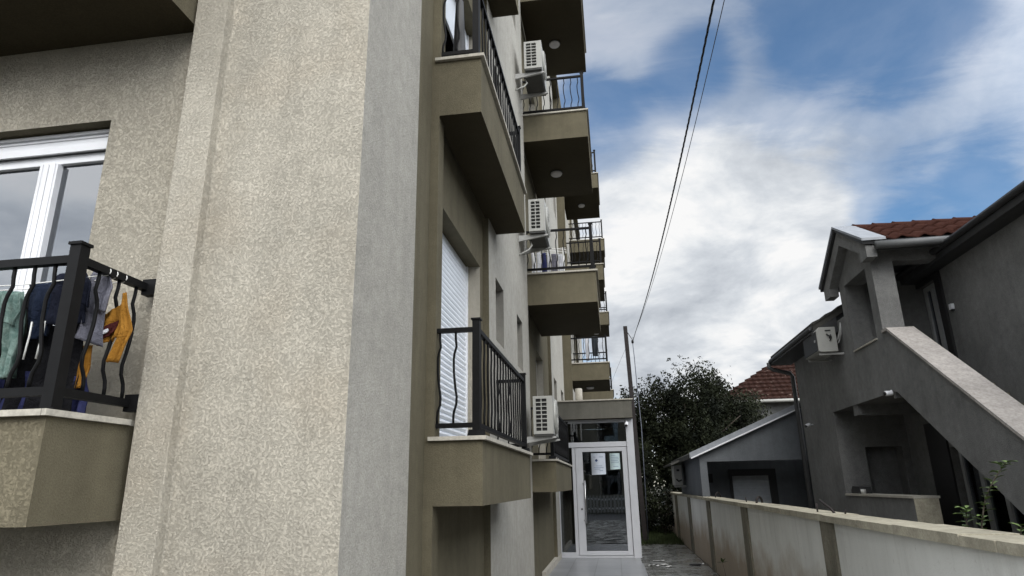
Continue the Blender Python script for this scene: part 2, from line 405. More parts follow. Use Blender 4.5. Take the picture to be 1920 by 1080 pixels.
def balcony(x_in,x1,y0,y1,z0,zc,fine=False,gap=.13,rail=True,rt=.79,rl=.12,far_post=True):
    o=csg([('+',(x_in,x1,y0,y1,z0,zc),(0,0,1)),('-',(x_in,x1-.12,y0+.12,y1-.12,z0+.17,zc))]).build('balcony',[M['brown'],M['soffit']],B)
    c=MB(); coping_ring(c,x_in,x1,y0,y1,zc+.001,.03,.026,.13); c.build('coping',M['stone'],o)
    if rail: railing(B,x_in,x1-.05,y0+.05,y1-.05,zc+.027,zc+rt,zc+rl,fine,gap=gap)
    return o
XI=-1.24
balcony(XI,-.868,4.372,6.90,1.482,1.902,True,.105)
balcony(XI,-.868,4.372,6.95,4.41,4.905,True,.105,rt=.80)
balcony(XI,-.868,4.372,6.85,7.36,7.86)
balcony(XI,-.868,4.372,6.85,10.26,10.76)
balcony(XI,-.853,9.782,13.1,1.512,1.945,True,.13)
balcony(XI,-.115,9.784,12.05,4.32,4.822,True,.125,rt=.77)
balcony(XI,-.115,9.784,12.10,7.21,7.705,True,.125,rt=.74)
balcony(XI,-.10,9.784,12.12,10.10,10.60)
for z in (4.345,7.21,10.10): balcony(-1.1,.0,17.87,20.2,z,z+.465,rt=.75,rl=.14)
for z in (4.345,7.21,10.10): balcony(XI,.09,23.4,25.5,z,z+.465,rt=.75,rl=.14)
# front (left) balconies, facing the viewer: long side along x, right end at X=-2.262
def front_balcony(z0,zc,rail,xr=-2.262):
    yf=2.345; xl=-5.4
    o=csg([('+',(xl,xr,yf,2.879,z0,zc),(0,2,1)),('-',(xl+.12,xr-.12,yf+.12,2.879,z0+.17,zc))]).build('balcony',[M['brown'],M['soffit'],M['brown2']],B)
    c=MB(); t=.026; z=zc+.001
    c.box(xl,xr-.002,yf-.03,yf+.13,z,z+t); c.hexa([(xr+.001,yf-.03,z),(xr+.022,yf-.03,z),(xr+.022,2.798,z),(xr+.001,2.798,z),(xr+.001,yf-.03,z+t),(xr+.022,yf-.03,z+t),(xr+.022,2.798,z+t),(xr+.001,2.798,z+t)])
    c.box(xr-.13,xr+.001,yf+.13,2.878,z,z+t)
    c.build('coping',M['stone'],o)
    if not rail: return
    r=MB(); zt=zc+.705; zl=zc+.125; rh=.036; y=2.385; x=-2.29
    for a in (zt,zl):
        r.box(xl,x,y-.018,y+.018,a-rh,a); r.box(x-.018,x+.018,y+.018,2.82,a-rh,a)
        r.box(x-.012,-2.227,2.806,2.86,a-rh-.022,a+.022)
    ra=r.build('railing',M['black'],B)
    q=MB(); q.box(x-.027,x+.027,y-.027,y+.027,zc+.028,zt+.045); q.box(x-.034,x+.034,y-.034,y+.034,zt+.045,zt+.058); q.box(x-.05,x+.05,y-.04,y+.04,zc+.027,zc+.034)
    q.build('post',M['black'],ra)
    for i in range(1,26): MB().tube(baluster((x-.005-i*.1025,y,zt-rh),(x-.005-i*.1025,y,zl),(1,0,0),amp=.02),.0085,6).build('baluster',M['black'],ra)
    for yy in (2.515,2.64,2.755): MB().tube(baluster((x,yy,zt-rh),(x,yy,zl),(0,-1,0),amp=.022),.0085,6).build('baluster',M['black'],ra)
front_balcony(1.482,1.905,True); front_balcony(4.175,4.61,True,-2.24)

# roller shutters
def shutter(x,y0,y1,z0,z1,parent=B):
    s=MB(); p=.05; n=int((z1-z0)/p)+1; prof=[]
    for i in range(n):
        za=z1-i*p; zb=max(z0,za-p)
        prof+= [(za,.000),(za-.006,.010),(za-.022,.0135),(za-.04,.008),(zb,.000)]
    vs=[];fs=[]
    for (z,o) in prof: vs+=[(x+o,y0,z),(x+o,y1,z)]
    for i in range(len(prof)-1): fs.append((2*i,2*i+2,2*i+3,2*i+1))
    s.add(vs,fs,0,False); s.box(x-.02,x-.004,y0,y1,z0,z1)
    return s.build('roller_shutter',M['shut'],parent)
for i,f in enumerate(FL):
    d=f-1.65; bot=[f,6.15,8.2,f][min(i,3)]
    for (y0,y1,zt,zb) in ((4.70,6.30,3.80+d,bot),(11.3,12.45,3.92+d,f),(18.2,20.0,3.80+d,f+.9*i),(23.5,25.3,3.8+d,f+.8)):
        sh=shutter(-1.42,y0+.035,y1-.035,zb,zt)
        MB().box(-1.44,-1.395,y0,y0+.034,f,zt).box(-1.44,-1.395,y1-.034,y1,f,zt).build('guide',M['white'],sh)
    w=MB().box(-1.585,-1.57,4.70,6.30,f,3.8+d).box(-1.585,-1.57,18.2,20.,f,3.8+d).box(-1.585,-1.57,23.5,25.3,f,3.8+d).build('door_pane',M['winglass'],B)
    for (y0,y1) in ((6.86,7.40),(8.52,9.05),(14.05,14.75),(15.95,16.75),(21.0,21.5),(22.1,22.6)):
        z0=2.9+d if y0>15 and y0<17 else 3.14+d; z1=3.86+d
        if y0>15: z0=(2.9+d)
        if y0<15: z0=3.14+d
        fr=MB(); fr.box(-1.36,-1.31,y0,y0+.05,z0,z1).box(-1.36,-1.31,y1-.05,y1,z0,z1).box(-1.36,-1.31,y0+.05,y1-.05,z0,z0+.05).box(-1.36,-1.31,y0+.05,y1-.05,z1-.05,z1)
        fo=fr.build('window',M['white'],B)
        MB().box(-1.345,-1.335,y0+.05,y1-.05,z0+.05,z1-.05).build('pane',M['winglass'],fo)
# front balcony doors (left)
for f,zt in ((FL[0],3.64),(4.34,6.34)):
    yb=2.965; xr=-2.722; xl=-4.40
    fr=MB(); fr.box(xl,xr,yb,yb+.08,zt-.115,zt); fr.box(xl,xr,yb-.008,yb,zt-.05,zt-.04); fr.box(xl,xr,yb-.014,yb,zt-.135,zt-.098)
    fr.box(xl,xr,yb-.018,yb-.001,zt-.028,zt-.012)
    fb=fr.build('shutter_box',M['white'],B)
    xm=-3.165; k=MB(); t=.055
    k.box(xl,xr,yb+.02,yb+.08,zt-.19,zt-.136); k.box(xr-t,xr,yb+.02,yb+.08,f,zt-.19); k.box(xl,xl+t,yb+.02,yb+.08,f,zt-.19); k.box(xl+t,xr-t,yb+.02,yb+.08,f,f+.09)
    k.box(xm-.060,xm-.003,yb+.006,yb+.08,f+.09,zt-.19); k.box(xm+.003,xm+.060,yb+.006,yb+.08,f+.09,zt-.19); k.box(xm-.003,xm+.003,yb+.02,yb+.075,f+.09,zt-.19)
    k.box(xm-.047,xm-.035,yb,yb+.006,f+.09,zt-.19); k.box(xm+.035,xm+.047,yb,yb+.006,f+.09,zt-.19)
    df=k.build('balcony_door',M['white'],B,bevel=.004)
    MB().box(xl+t,xm-.060,yb+.045,yb+.055,f+.09,zt-.19).box(xm+.060,xr-t,yb+.045,yb+.055,f+.09,zt-.19).build('pane',M['winglass'],df)
    MB().box(xl+t,xr-t,yb+.30,yb+.31,f,zt-.33).build('curtain',M['curtain'],B)

# ------------------------------------------------------------------ entrance porch of the flats
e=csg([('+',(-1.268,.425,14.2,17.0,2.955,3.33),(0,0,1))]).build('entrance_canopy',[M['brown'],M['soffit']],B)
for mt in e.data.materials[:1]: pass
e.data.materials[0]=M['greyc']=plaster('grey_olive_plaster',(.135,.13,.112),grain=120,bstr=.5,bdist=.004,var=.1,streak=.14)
MB().box(-1.268,.455,14.17,17.03,3.331,3.358).build('coping',M['stone'],e)
pl=csg([('+',(-1.27,.39,11.2,17.0,0,.17),(0,0,0)),('+',(-1.27,.44,10.9,14.05,0,.10),(0,0,0))]).build('entrance_platform',[M['platform']],B)
MB().box(-1.268,-1.2,11.25,14.37,.171,.27).build('skirting',M['stone'],B)
sw=MB().box(.30,.42,14.47,17.0,.17,2.95).build('porch_side_wall',M['alu'],B)
MB().box(-1.27,.30,17.0,17.15,.17,2.95).build('hall_wall',M['hallwall'],B)
MB().box(-4.4,.29,14.6,19.4,.172,.178).build('hall_floor',M['hall'],B)
Y=14.39
fr=MB(); t=.05
fr.box(.27,.425,Y-.06,Y+.08,.17,2.95)                                  # right column
fr.box(-1.262,.27,Y-.01,Y+.06,2.88,2.95)                               # head
fr.box(-.99,.27,Y-.03,Y+.07,2.37,2.475)                                # transom bar
fr.box(-1.262,-1.19,Y-.01,Y+.06,.205,2.88); fr.box(-.905,-.835,Y-.01,Y+.06,.205,2.37); fr.box(-1.19,-.905,Y-.01,Y+.06,.205,.275)
fr.box(-1.262,-.99,Y-.008,Y+.058,2.37,2.44)
fr.box(-1.262,.27,Y-.03,Y+.06,.171,.204)
do=fr.build('entrance_frame',M['alu'],B,bevel=.005)
MB().box(-1.19,-.905,Y+.02,Y+.03,.275,2.37).build('side_pane',M['glass'],do)
MB().box(-1.25,.27,Y+.02,Y+.03,2.475,2.88).build('transom_pane',M['glass'],do)
lf=MB(); a,b=-.83,.262
lf.box(a,a+.15,Y-.025,Y+.04,.215,2.36); lf.box(b-.105,b,Y-.025,Y+.04,.215,2.36); lf.box(a+.15,b-.105,Y-.025,Y+.04,2.275,2.36); lf.box(a+.15,b-.105,Y-.025,Y+.04,.215,.30)
dl=lf.build('entrance_door',M['alu'],B,bevel=.005)
MB().box(a+.15,b-.105,Y+.0,Y+.01,.30,2.275).build('pane',M['glass'],dl)
MB().tube([(-.655,Y-.085,.84),(-.655,Y-.085,1.69)],.014,10).tube([(-.655,Y-.085,.90),(-.70,Y-.02,.90)],.012,8).tube([(-.655,Y-.085,1.63),(-.70,Y-.02,1.63)],.012,8).build('handle',M['steel'],dl)
MB().lathe((-.74,Y-.026,1.12),[(.018,0),(.018,-.012)],12,1).build('lock',M['acd'],dl)
MB().lathe((-.75,15.5,3.36),[(.085,0),(.085,.42),(.075,.43)],16).build('vent_pipe',M['stone'],B)

# notices taped to the door
def notice(x0,x1,z0,z1,mat,lab,lines,dot):
    y=Y-.006; m=MB(); n=8; vs=[];fs=[]
    for i in range(n+1):
        t=i/n; cz=z1+(z0-z1)*t; cy=y-.025*max(0,t-.8)**1.5*6
        vs+=[(x0,cy,cz),(x1,cy+.004*(1 if t>.8 else 0),cz+.01*(t>.95)),(x0,cy+.0015,cz),(x1,cy+.0015+.004*(1 if t>.8 else 0),cz+.01*(t>.95))]
    for i in range(n): a=4*i; fs+=[(a,a+4,a+5,a+1),(a+2,a+3,a+7,a+6),(a,a+2,a+6,a+4),(a+1,a+5,a+7,a+3)]
    m.add(vs,fs,0,True); o=tag(m.build('notice',mat),lab,'paper notice')
    p=MB(); w=x1-x0; h=z1-z0
    for (u0,u1,v) in lines: p.box(x0+u0*w,x0+u1*w,y-.0035,y-.001,z1-v*h-.009,z1-v*h+.002)
    p.build('print',M['ink'],o)
    if dot: MB().lathe((x0+dot[0]*w,y-.001,z1-dot[1]*h),[(.027,0),(.027,-.003)],18,1).build('emblem',M['ink2'],o)
notice(-.497,-.20,1.80,2.245,M['paper'],'larger white notice with a dark blue emblem taped inside the glass entrance door','' or [(.55,.85,.17),(.12,.3,.17),(.3,.75,.58),(.15,.85,.66),(.2,.6,.73),(.55,.8,.8)],(.36,.34))
notice(-.105,.105,1.90,2.235,M['paper2'],'smaller pale mint notice of close printed lines on the glass entrance door',[(.15,.6,.12),(.12,.88,.24),(.12,.9,.34),(.12,.8,.44),(.12,.9,.54),(.3,.8,.8)],None)

def camera_thing(c,d,lab,side=0):
    t=thing('security_camera',c,lab,'camera')
    c=Vector(c); d=Vector(d).normalized()
    MB().tube([c,c+d*.02,c+d*.10,c+d*.115],[.03,.036,.036,.03],14).build('housing',M['white'],t)
    MB().tube([c+d*.1155,c+d*.124],[.028,.026],14).build('lens',M['acd'],t)
    MB().tube([c+d*.03,c+Vector((side,0,.04)) if side==0 else c+Vector((side*.06,0,.0))],.012,8).build('bracket',M['white'],t)
camera_thing((.30,14.30,2.86),(-.15,-.75,-.55),'white bullet security camera at the top right of the glass entrance')
camera_thing((3.84,13.75,2.66),(-.75,-.5,-.25),'small white security camera low on the grey house wall beside the downpipe',1)
camera_thing((3.86,9.74,2.745),(-.85,-.3,-.05),'white security camera at the peak of the dark opening under the stair',0)

# ------------------------------------------------------------------ air conditioners on the flats
def aircon(xa,xb,y0,y1,z0,z1,label,tray,wall_x=-1.205,pipe=True):
    t=thing('air_conditioner',((xa+xb)/2,y0,z0),label,'air conditioner','outdoor air conditioner units on the grey wall')
    w=xb-xa; gx0=xa+.03; gx1=xa+w*.72; n=8; zz0=z0+.035; zz1=z1-.03
    ops=[('+',(xa,xb,y0,y1,z0,z1),0)]
    gw=(gx1-gx0)/2
    for i in range(n):
        a=zz0+(zz1-zz0)*i/n; b=zz0+(zz1-zz0)*(i+1)/n
        for c in (0,1): ops.append(('-',(gx0+c*gw+.006,gx0+(c+1)*gw-.006,y0,y0+.03,a+.006,b-.006)))
    casing=csg(ops).build('casing',M['acw'],t)
    MB().box(gx0,gx1,y0+.026,y0+.0285,zz0,zz1).build('coil',M['acd'],t)
    fan=MB(); yc=y0+(y1-y0)*.42; zc=(z0+z1)/2; r=(z1-z0)*.44
    fan.lathe((xb,yc,zc),[(r+.012,0),(r+.012,.022),(r-.012,.026)],28,0); fan.build('fan_ring',M['acw'],t)
    gr=MB()
    for q in range(1,7): 
        rr=r*q/6.5; gr.tube([(xb+.028,yc+rr*math.cos(a*.2618),zc+rr*math.sin(a*.2618)) for a in range(25)],.003,4,caps=False)
    for a in range(8): gr.tube([(xb+.03,yc,zc),(xb+.03,yc+r*math.cos(a*.785),zc+r*math.sin(a*.785))],.004,4)
    gr.build('fan_guard',M['acw'],t)
    MB().lathe((xb,yc,zc),[(r-.014,.001),(r-.014,.006)],24,0).build('fan_well',M['acd'],t)
    MB().box(xa+.01,xb-.01,y0+.01,y1-.01,z0-.025,z0-.002).build('base',M['under'],t)
    for yy in (y0+.07,y1-.13):
        MB().prism([(wall_x+.002,z0-.028),(xb+.03,z0-.028),(xb+.03,z0-.05),(wall_x+.002,z0-.12)],1,yy,yy+.035).build('bracket',M['acg'],t)
    if tray: MB().box(xa-.03,xb-.02,y0+.13,y1-.16,z0-.05,z0-.030).build('drip_tray',M['under'],t)
    if pipe:
        MB().tube([(xa+.02,y0+.3,z0+.1),(xa-.03,y0+.22,z0-.02),(xa+.02,y0+.16,z0-.16),(xa-.02,y0+.12,z0-.24),(wall_x+.004,y0+.05,z0-.34)],.012,8).build('hose',M['acw'],t)
    return t
aircon(-1.05,-.785,8.8,9.58,2.262,2.765,'lowest white air conditioner, beside the lowest balcony just left of the entrance',False,pipe=False)
aircon(-1.04,-.80,8.8,9.55,5.172,5.68,'middle white air conditioner, level with the balcony full of washing',True)
aircon(-1.045,-.765,8.8,9.58,7.955,8.458,'topmost white air conditioner, beside the railing high under the dark soffit',True)

# ceiling lamps under the balconies
def lamp(x,y,z,lab):
    t=thing('ceiling_lamp',(x,y,z),lab,'ceiling lamp','round ceiling lamps under the balconies')
    MB().lathe((x,y,z-.062),[(.09,0),(.105,.02),(.105,.04)],24).build('diffuser',M['lamp'],t)
    MB().lathe((x,y,z-.022),[(.115,0),(.115,.021)],24).build('rim',M['under'],t)
lamp(-.69,11.05,10.10,'round ceiling lamp under the topmost balcony, right above the top air conditioner')
lamp(-.755,11.0,7.21,'round ceiling lamp in the middle of the dark soffit above the middle air conditioner')
lamp(-.556,19.04,10.10,'small round ceiling lamp far back under the second stack of balconies, highest one there')
lamp(-.40,24.6,7.21,'tiny ceiling lamp under the farthest balcony, beside the grey towel')
lamp(-.58,19.1,4.345,'round ceiling lamp under the balcony right above the entrance canopy')

# ------------------------------------------------------------------ laundry
def garment(mb,left,right,y,amp=.012,fr=5,ph=0,th=.006,nv=26,nu=14,mat=0,lean=.0):
    def ev(poly,t):
        k=t*(len(poly)-1); i=min(int(k),len(poly)-2); f=k-i
        return (poly[i][0]*(1-f)+poly[i+1][0]*f, poly[i][1]*(1-f)+poly[i+1][1]*f)
    F=[];K=[]
    for i in range(nv+1):
        t=i/nv; l=ev(left,t); r=ev(right,t)
        for j in range(nu+1):
            u=j/nu
            x=l[0]*(1-u)+r[0]*u; z=l[1]*(1-u)+r[1]*u
            o=1.35*amp*(.3+t*.8)*(math.sin(fr*u*3.1+ph+1.3*t)+.55*math.sin(fr*u*7+ph*2-2*t+1.5*u*t)+.4*math.sin(9*t+ph+3*u)+.3*math.sin(17*u-11*t*(u-.4)+ph))+lean*t
            F.append((x,y+o,z)); K.append((x,y+o+th,z))
    if y<3:
        q=.94; F=[(p[0]*q,p[1]-.12,1.6+(p[2]-1.6)*q) for p in F]; K=[(p[0]*q,p[1]-.12,1.6+(p[2]-1.6)*q) for p in K]
    n=len(F); w=nu+1; fs=[]
    for i in range(nv):
        for j in range(nu):
            a=i*w+j; fs.append((a,a+w,a+w+1,a+1)); fs.append((n+a,n+a+1,n+a+w+1,n+a+w))
    for i in range(nv):
        a=i*w; fs.append((a,n+a,n+a+w,a+w)); b=i*w+nu; fs.append((b,b+w,n+b+w,n+b))
    for j in range(nu):
        fs.append((j,j+1,n+j+1,n+j)); b=nv*w+j; fs.append((b,n+b,n+b+1,b+1))
    mb.add(F+K,fs,mat,True); return mb
def cloth_thing(name,strips,mats,label,cat,group=None):
    mb=MB()
    for s in strips: garment(mb,**s)
    return tag(mb.build(name,mats),label,cat,group)
L='washing drying on the left balcony'
y=2.72
cloth_thing('shirt',[dict(left=[(-3.16,2.61),(-3.13,2.4),(-3.08,2.2),(-3.05,2.14)],right=[(-2.915,2.59),(-2.885,2.5),(-2.87,2.35),(-2.86,2.15)],y=y-.02,amp=.016,fr=7),
   dict(left=[(-2.99,2.57),(-2.98,2.5),(-2.95,2.42)],right=[(-2.905,2.58),(-2.885,2.48),(-2.90,2.40)],y=y-.045,amp=.008,fr=5,ph=1)],M['c_teal'],'mint green patterned shirt hanging at the left end of the washing line','shirt',L)
cloth_thing('jeans',[dict(left=[(-2.905,2.635),(-2.88,2.5),(-2.85,2.33)],right=[(-2.73,2.63),(-2.715,2.5),(-2.73,2.36)],y=y-.01,amp=.012,fr=5),
   ],M['c_navy'],'dark navy denim garment hanging beside the mint green shirt','jeans',L)
cloth_thing('sweatshirt',[dict(left=[(-2.75,2.655),(-2.74,2.52),(-2.735,2.40)],right=[(-2.585,2.70),(-2.555,2.56),(-2.535,2.405)],y=y-.03,amp=.012,fr=4,ph=2),
   dict(left=[(-2.62,2.69),(-2.56,2.6),(-2.545,2.5)],right=[(-2.575,2.70),(-2.515,2.6),(-2.50,2.47)],y=y-.05,amp=.006,fr=3)],M['c_ink'],'black blue sweatshirt hung right behind the corner post of the left balcony','sweatshirt',L)
cloth_thing('shirt',[dict(left=[(-2.575,2.665),(-2.585,2.5),(-2.60,2.34)],right=[(-2.515,2.70),(-2.47,2.5),(-2.44,2.285)],y=y+.0,amp=.010,fr=4,ph=.5),
   dict(left=[(-2.50,2.70),(-2.495,2.6),(-2.49,2.47)],right=[(-2.46,2.695),(-2.41,2.58),(-2.435,2.455)],y=y-.02,amp=.008,fr=3,ph=2)],M['c_grey'],'lilac grey shirt with a hanging sleeve, right of the corner post','shirt',L)
ye=cloth_thing('jumper',[dict(left=[(-2.48,2.46),(-2.48,2.42),(-2.50,2.30)],right=[(-2.375,2.52),(-2.36,2.42),(-2.37,2.335)],y=y+.03,amp=.010,fr=4),
   dict(left=[(-2.385,2.555),(-2.38,2.48),(-2.37,2.38),(-2.41,2.21)],right=[(-2.36,2.56),(-2.335,2.47),(-2.285,2.36),(-2.33,2.205)],y=y+.01,amp=.008,fr=3,ph=1),
   dict(left=[(-2.59,2.31),(-2.595,2.2),(-2.60,2.095)],right=[(-2.54,2.31),(-2.535,2.2),(-2.545,2.10)],y=y+.05,amp=.006,fr=3)],M['c_yel'],'mustard yellow jumper with a maroon print at the right end of the washing line','jumper',L)
pm=MB(); garment(pm,[(-2.485,2.385),(-2.49,2.35),(-2.495,2.31)],[(-2.385,2.42),(-2.39,2.39),(-2.40,2.36)],y+.018,amp=.004,fr=3); pm.build('print',M['c_mar'],ye)
pm=MB(); garment(pm,[(-2.465,2.365),(-2.467,2.355),(-2.465,2.345)],[(-2.43,2.378),(-2.425,2.37),(-2.43,2.358)],y+.008,amp=.001,fr=3,nv=6,nu=6); pm.build('badge',M['c_white'],ye)
tr=cloth_thing('trousers',[dict(left=[(-3.0,2.60),(-3.02,2.3),(-3.04,1.96)],right=[(-2.84,2.60),(-2.80,2.3),(-2.80,1.96)],y=y+.075,amp=.012,fr=4),dict(left=[(-2.85,2.42),(-2.86,2.2),(-2.88,1.96)],right=[(-2.60,2.43),(-2.58,2.2),(-2.57,1.96)],y=y+.06,amp=.015,fr=5,ph=1)],M['c_black'],'black trousers with two white drawstrings, low behind the railing','trousers',L)
dm=MB()
for (xa,xb) in ((-2.625,-2.632),(-2.557,-2.567)):
    dm.tube([(xa-.012,2.565,2.355),(xa,2.545,2.365),(xa+.001,2.545,2.30),(xb+.004,2.545,2.25),(xb,2.545,2.19)],.0042,6)
dm.build('drawstring',M['cord'],tr)
cloth_thing('jeans',[dict(left=[(-3.15,2.2),(-3.15,2.1),(-3.14,1.96)],right=[(-2.90,2.2),(-2.88,2.1),(-2.86,1.96)],y=y+.09,amp=.015,fr=5,ph=2)],M['c_blue'],'blue jeans hanging lowest, near the balcony floor under the mint shirt','jeans',L)
cloth_thing('jeans',[dict(left=[(-2.66,2.16),(-2.66,2.08),(-2.65,1.96)],right=[(-2.565,2.16),(-2.55,2.08),(-2.545,1.96)],y=y+.075,amp=.01,fr=4)],M['c_blue'],'blue denim leg hanging low beside the foot of the corner post','jeans',L)
cl=MB()
for k,yy in enumerate((2.555,2.62,2.70)):
    cl.tube([(-4.6,yy,2.60),(-3.4,yy,2.565),(-2.7,yy,2.555),(-2.294,yy-.02*k,2.575)],.0028,5)
for yy in (2.555,2.60,2.66): cl.tube([(-2.29+.021*math.sin(a*.785),yy,2.592+.021*math.cos(a*.785)) for a in range(9)],.0028,5,caps=False)
tag(cl.build('clothesline',M['cord']),'thin white cord washing line tied to the left balcony rail','clothesline')
G='washing on the balcony rack beside the middle air conditioner'
yy=10.35
cols=[('c_white',-1.19,.07,'white cloth hanging leftmost on the rack by the middle air conditioner'),('c_white',-1.10,.07,'second white cloth on the rack, left of the blue shirt'),('c_blue',-1.02,.08,'dark blue shirt in the middle of the rack by the middle air conditioner'),('c_white',-.93,.05,'narrow white cloth just right of the blue shirt'),('c_grey',-.86,.10,'grey shirt right of centre on the balcony rack'),('c_white',-.75,.09,'white shirt hanging at the right end of the balcony rack')]
for i,(m,x,w,lab) in enumerate(cols):
    cloth_thing('shirt',[dict(left=[(x-.01,5.42),(x,5.2),(x-.01-.01*(i%2),4.93)],right=[(x+w*.8,5.42),(x+w,5.2),(x+w*(1.15 if i%2 else .8),4.95-.03*(i%3))],y=yy+.04*i,amp=.012,fr=6,ph=i,nv=12,nu=8)],M[m],lab,'shirt',G)
r=MB()
for q in range(4): r.tube([(-1.2,10.3+.08*q,5.43),(-.6,10.3+.08*q,5.43)],.006,5)
for (x) in (-1.15,-.65): r.tube([(x,10.25,4.52),(x,10.62,5.43)],.008,5); r.tube([(x,10.62,4.52),(x,10.25,5.43)],.008,5)
tag(r.build('drying_rack',M['cord']),'white wire drying rack on the balcony by the middle air conditioner','drying rack')
cloth_thing('towel',[dict(left=[(-.452,5.66),(-.45,5.4),(-.44,5.09)],right=[(-.28,5.66),(-.275,5.4),(-.29,5.08)],y=18.3,amp=.012,fr=4,nv=12,nu=8)],M['c_slate'],'dark slate towel hanging in the balcony above the entrance','towel','washing on the balcony above the entrance')
cloth_thing('sheet',[dict(left=[(-.64,5.64),(-.635,5.3),(-.64,4.98)],right=[(-.53,5.64),(-.525,5.3),(-.53,4.97)],y=18.35,amp=.02,fr=6,nv=12,nu=8)],M['c_white'],'white sheet hanging left of the slate towel above the entrance','sheet','washing on the balcony above the entrance')
# stored things on the second balcony, seen only as dark shapes
bx=thing('folded_parasol',(-1.1,4.75,4.58),'dark folded parasol standing on the second balcony behind its railing','parasol')
MB().lathe((-1.13,4.72,4.58),[(.02,0),(.05,.08),(.06,.6),(.035,1.2),(.012,1.25)],12).build('canopy',M['cable'],bx)
MB().lathe((-1.13,4.72,5.83),[(.012,0),(.012,.12)],8).build('pole',M['steel'],bx)

# ------------------------------------------------------------------ retaining wall on the right
W=thing('retaining_wall',(1.9,10,0),'long low white panelled wall with concrete strips and a concrete cap','wall')
posts=[(24.08,24.7),(20.55,21.2),(16.95,17.5),(13.45,13.9),(9.71,10.12),(5.99,6.32),(2.3,2.62),(27.9,28.55)]
MB().box(1.745,1.97,-3,28.5,0,1.27).build('panel',M['panel'],W)
for (a,b) in posts: MB().box(1.722,1.7445,a,min(b,28.5),0,1.27).build('concrete_strip',M['conc'],W)
cp=MB()
y=-3.0
while y<28.55:
    y2=min(28.6,y+random.choice((.28,.45,.62,.8))+.1*random.random()); dz=random.uniform(-.004,.004)
    dx=random.uniform(-.004,.004); cp.box(1.70+dx,1.99+dx,y,y2-.007,1.27+.001,1.325+dz); y=y2
cp.build('cap',M['cap'],W)
def bar(pts,r,lab,name='rebar'):
    MB().tube(pts,r,7).build(name,M['rust'],W)
bar([(1.87,6.33,1.31),(1.86,6.40,1.36),(1.84,6.52,1.40),(1.83,6.60,1.43)],.011,'')
bar([(1.83,6.72,1.31),(1.83,6.72,1.40)],.008,''); bar([(1.9,6.18,1.31),(1.9,6.15,1.36)],.007,''); bar([(1.86,10.35,1.31),(1.85,10.35,1.39)],.008,'')
for (yc,rr,w) in ((9.75,.085,.016),(13.55,.10,.012)):
    bar([(1.92+rr*math.cos(a)*.6,yc+rr*math.cos(a)*.8,1.315+1.05*rr*math.sin(a)) for a in [math.pi*i/12 for i in range(13)]],w,'','rebar_loop')

# ------------------------------------------------------------------ grey house on the right
Hh=thing('grey_house',(5.5,11,0),'dark grey plastered house with an outside stair and a red tiled porch gable','house')
XS=3.9; XN=5.05
ho=[('+',(XS,9.5,11.15,14.43,0,4.2),0),('+',(XN,9.5,.5,14.43,0,4.80),0),
    ('+',(XS,XN,9.75,12.45,2.765,2.97),0),                              # landing slab
    ('+',(XS,XS+.3,9.75,11.15,2.97,4.86),0),('-',(XS-.1,XS+.31,9.99,10.92,3.578,4.652)),
    ('+',(XS,XN,9.75,10.0,4.67,4.86),0),('+',(XS,XN,11.0,11.15,2.97,4.86),0),
    ('-',(XS-.1,XN,9.75,12.45,0,2.765)),
    ('-',(XS+.3,XN,10.0,11.0,2.97,4.67)),
    ('+',(XS,XS+.305,9.79,12.45,0,1.35),0),
    ('+',(XS+.02,XN,11.30,11.50,2.60,2.765),0),('+',(XS+.02,XN,9.78,9.85,2.68,2.765),0),
    ('-',(XN-.05,XN+.18,10.40,11.0,2.97,4.55)),                         # porch door recess
    ('-',(XN-.05,XN+.2,9.4,11.05,.3,2.05)),                            # lower door recess
    ('-',(4.33,4.93,12.3,12.75,.3,2.15))]                               # dark doorway in the far wall
csg(ho).build('wall',M['dark'],Hh)
MB().prism([(9.748,3.60),(9.58,3.60),(5.0,.60),(5.0,0),(5.45,0),(9.67,2.755),(9.748,2.755)],0,XS+.001,XS+.30).build('stair_parapet',M['dark'],Hh)
sl=(3.60-.60)/(9.58-5.0)
MB().prism([(9.745,3.602),(9.745,3.638),(9.57,3.638),(4.96,.63),(4.96,.59),(9.58,3.602)],0,XS-.03,XS+.335).build('stair_coping',M['pinkstone'],Hh)
st=MB(); n=17
for i in range(n):
    y1=9.75-i*.272; z1=2.97-(i+1)*.165
    st.box(XS+.302,XN-.002,y1-.272,y1-.001,max(0,z1-.28),z1)
st.build('stair_flight',M['conc'],Hh)
MB().box(XS-.02,XS+.325,9.77,12.44,1.352,1.383).build('terrace_coping',M['stone'],Hh)
MB().box(XS,XS+.305,9.775,9.788,.0,1.35).build('terrace_end_lit_face',M['cap'],Hh)  # low wall's lit end, its light put into a paler layer
MB().box(XS-.025,XS+.2,9.985,10.93,3.556,3.577).build('porch_sill',M['stone'],Hh)
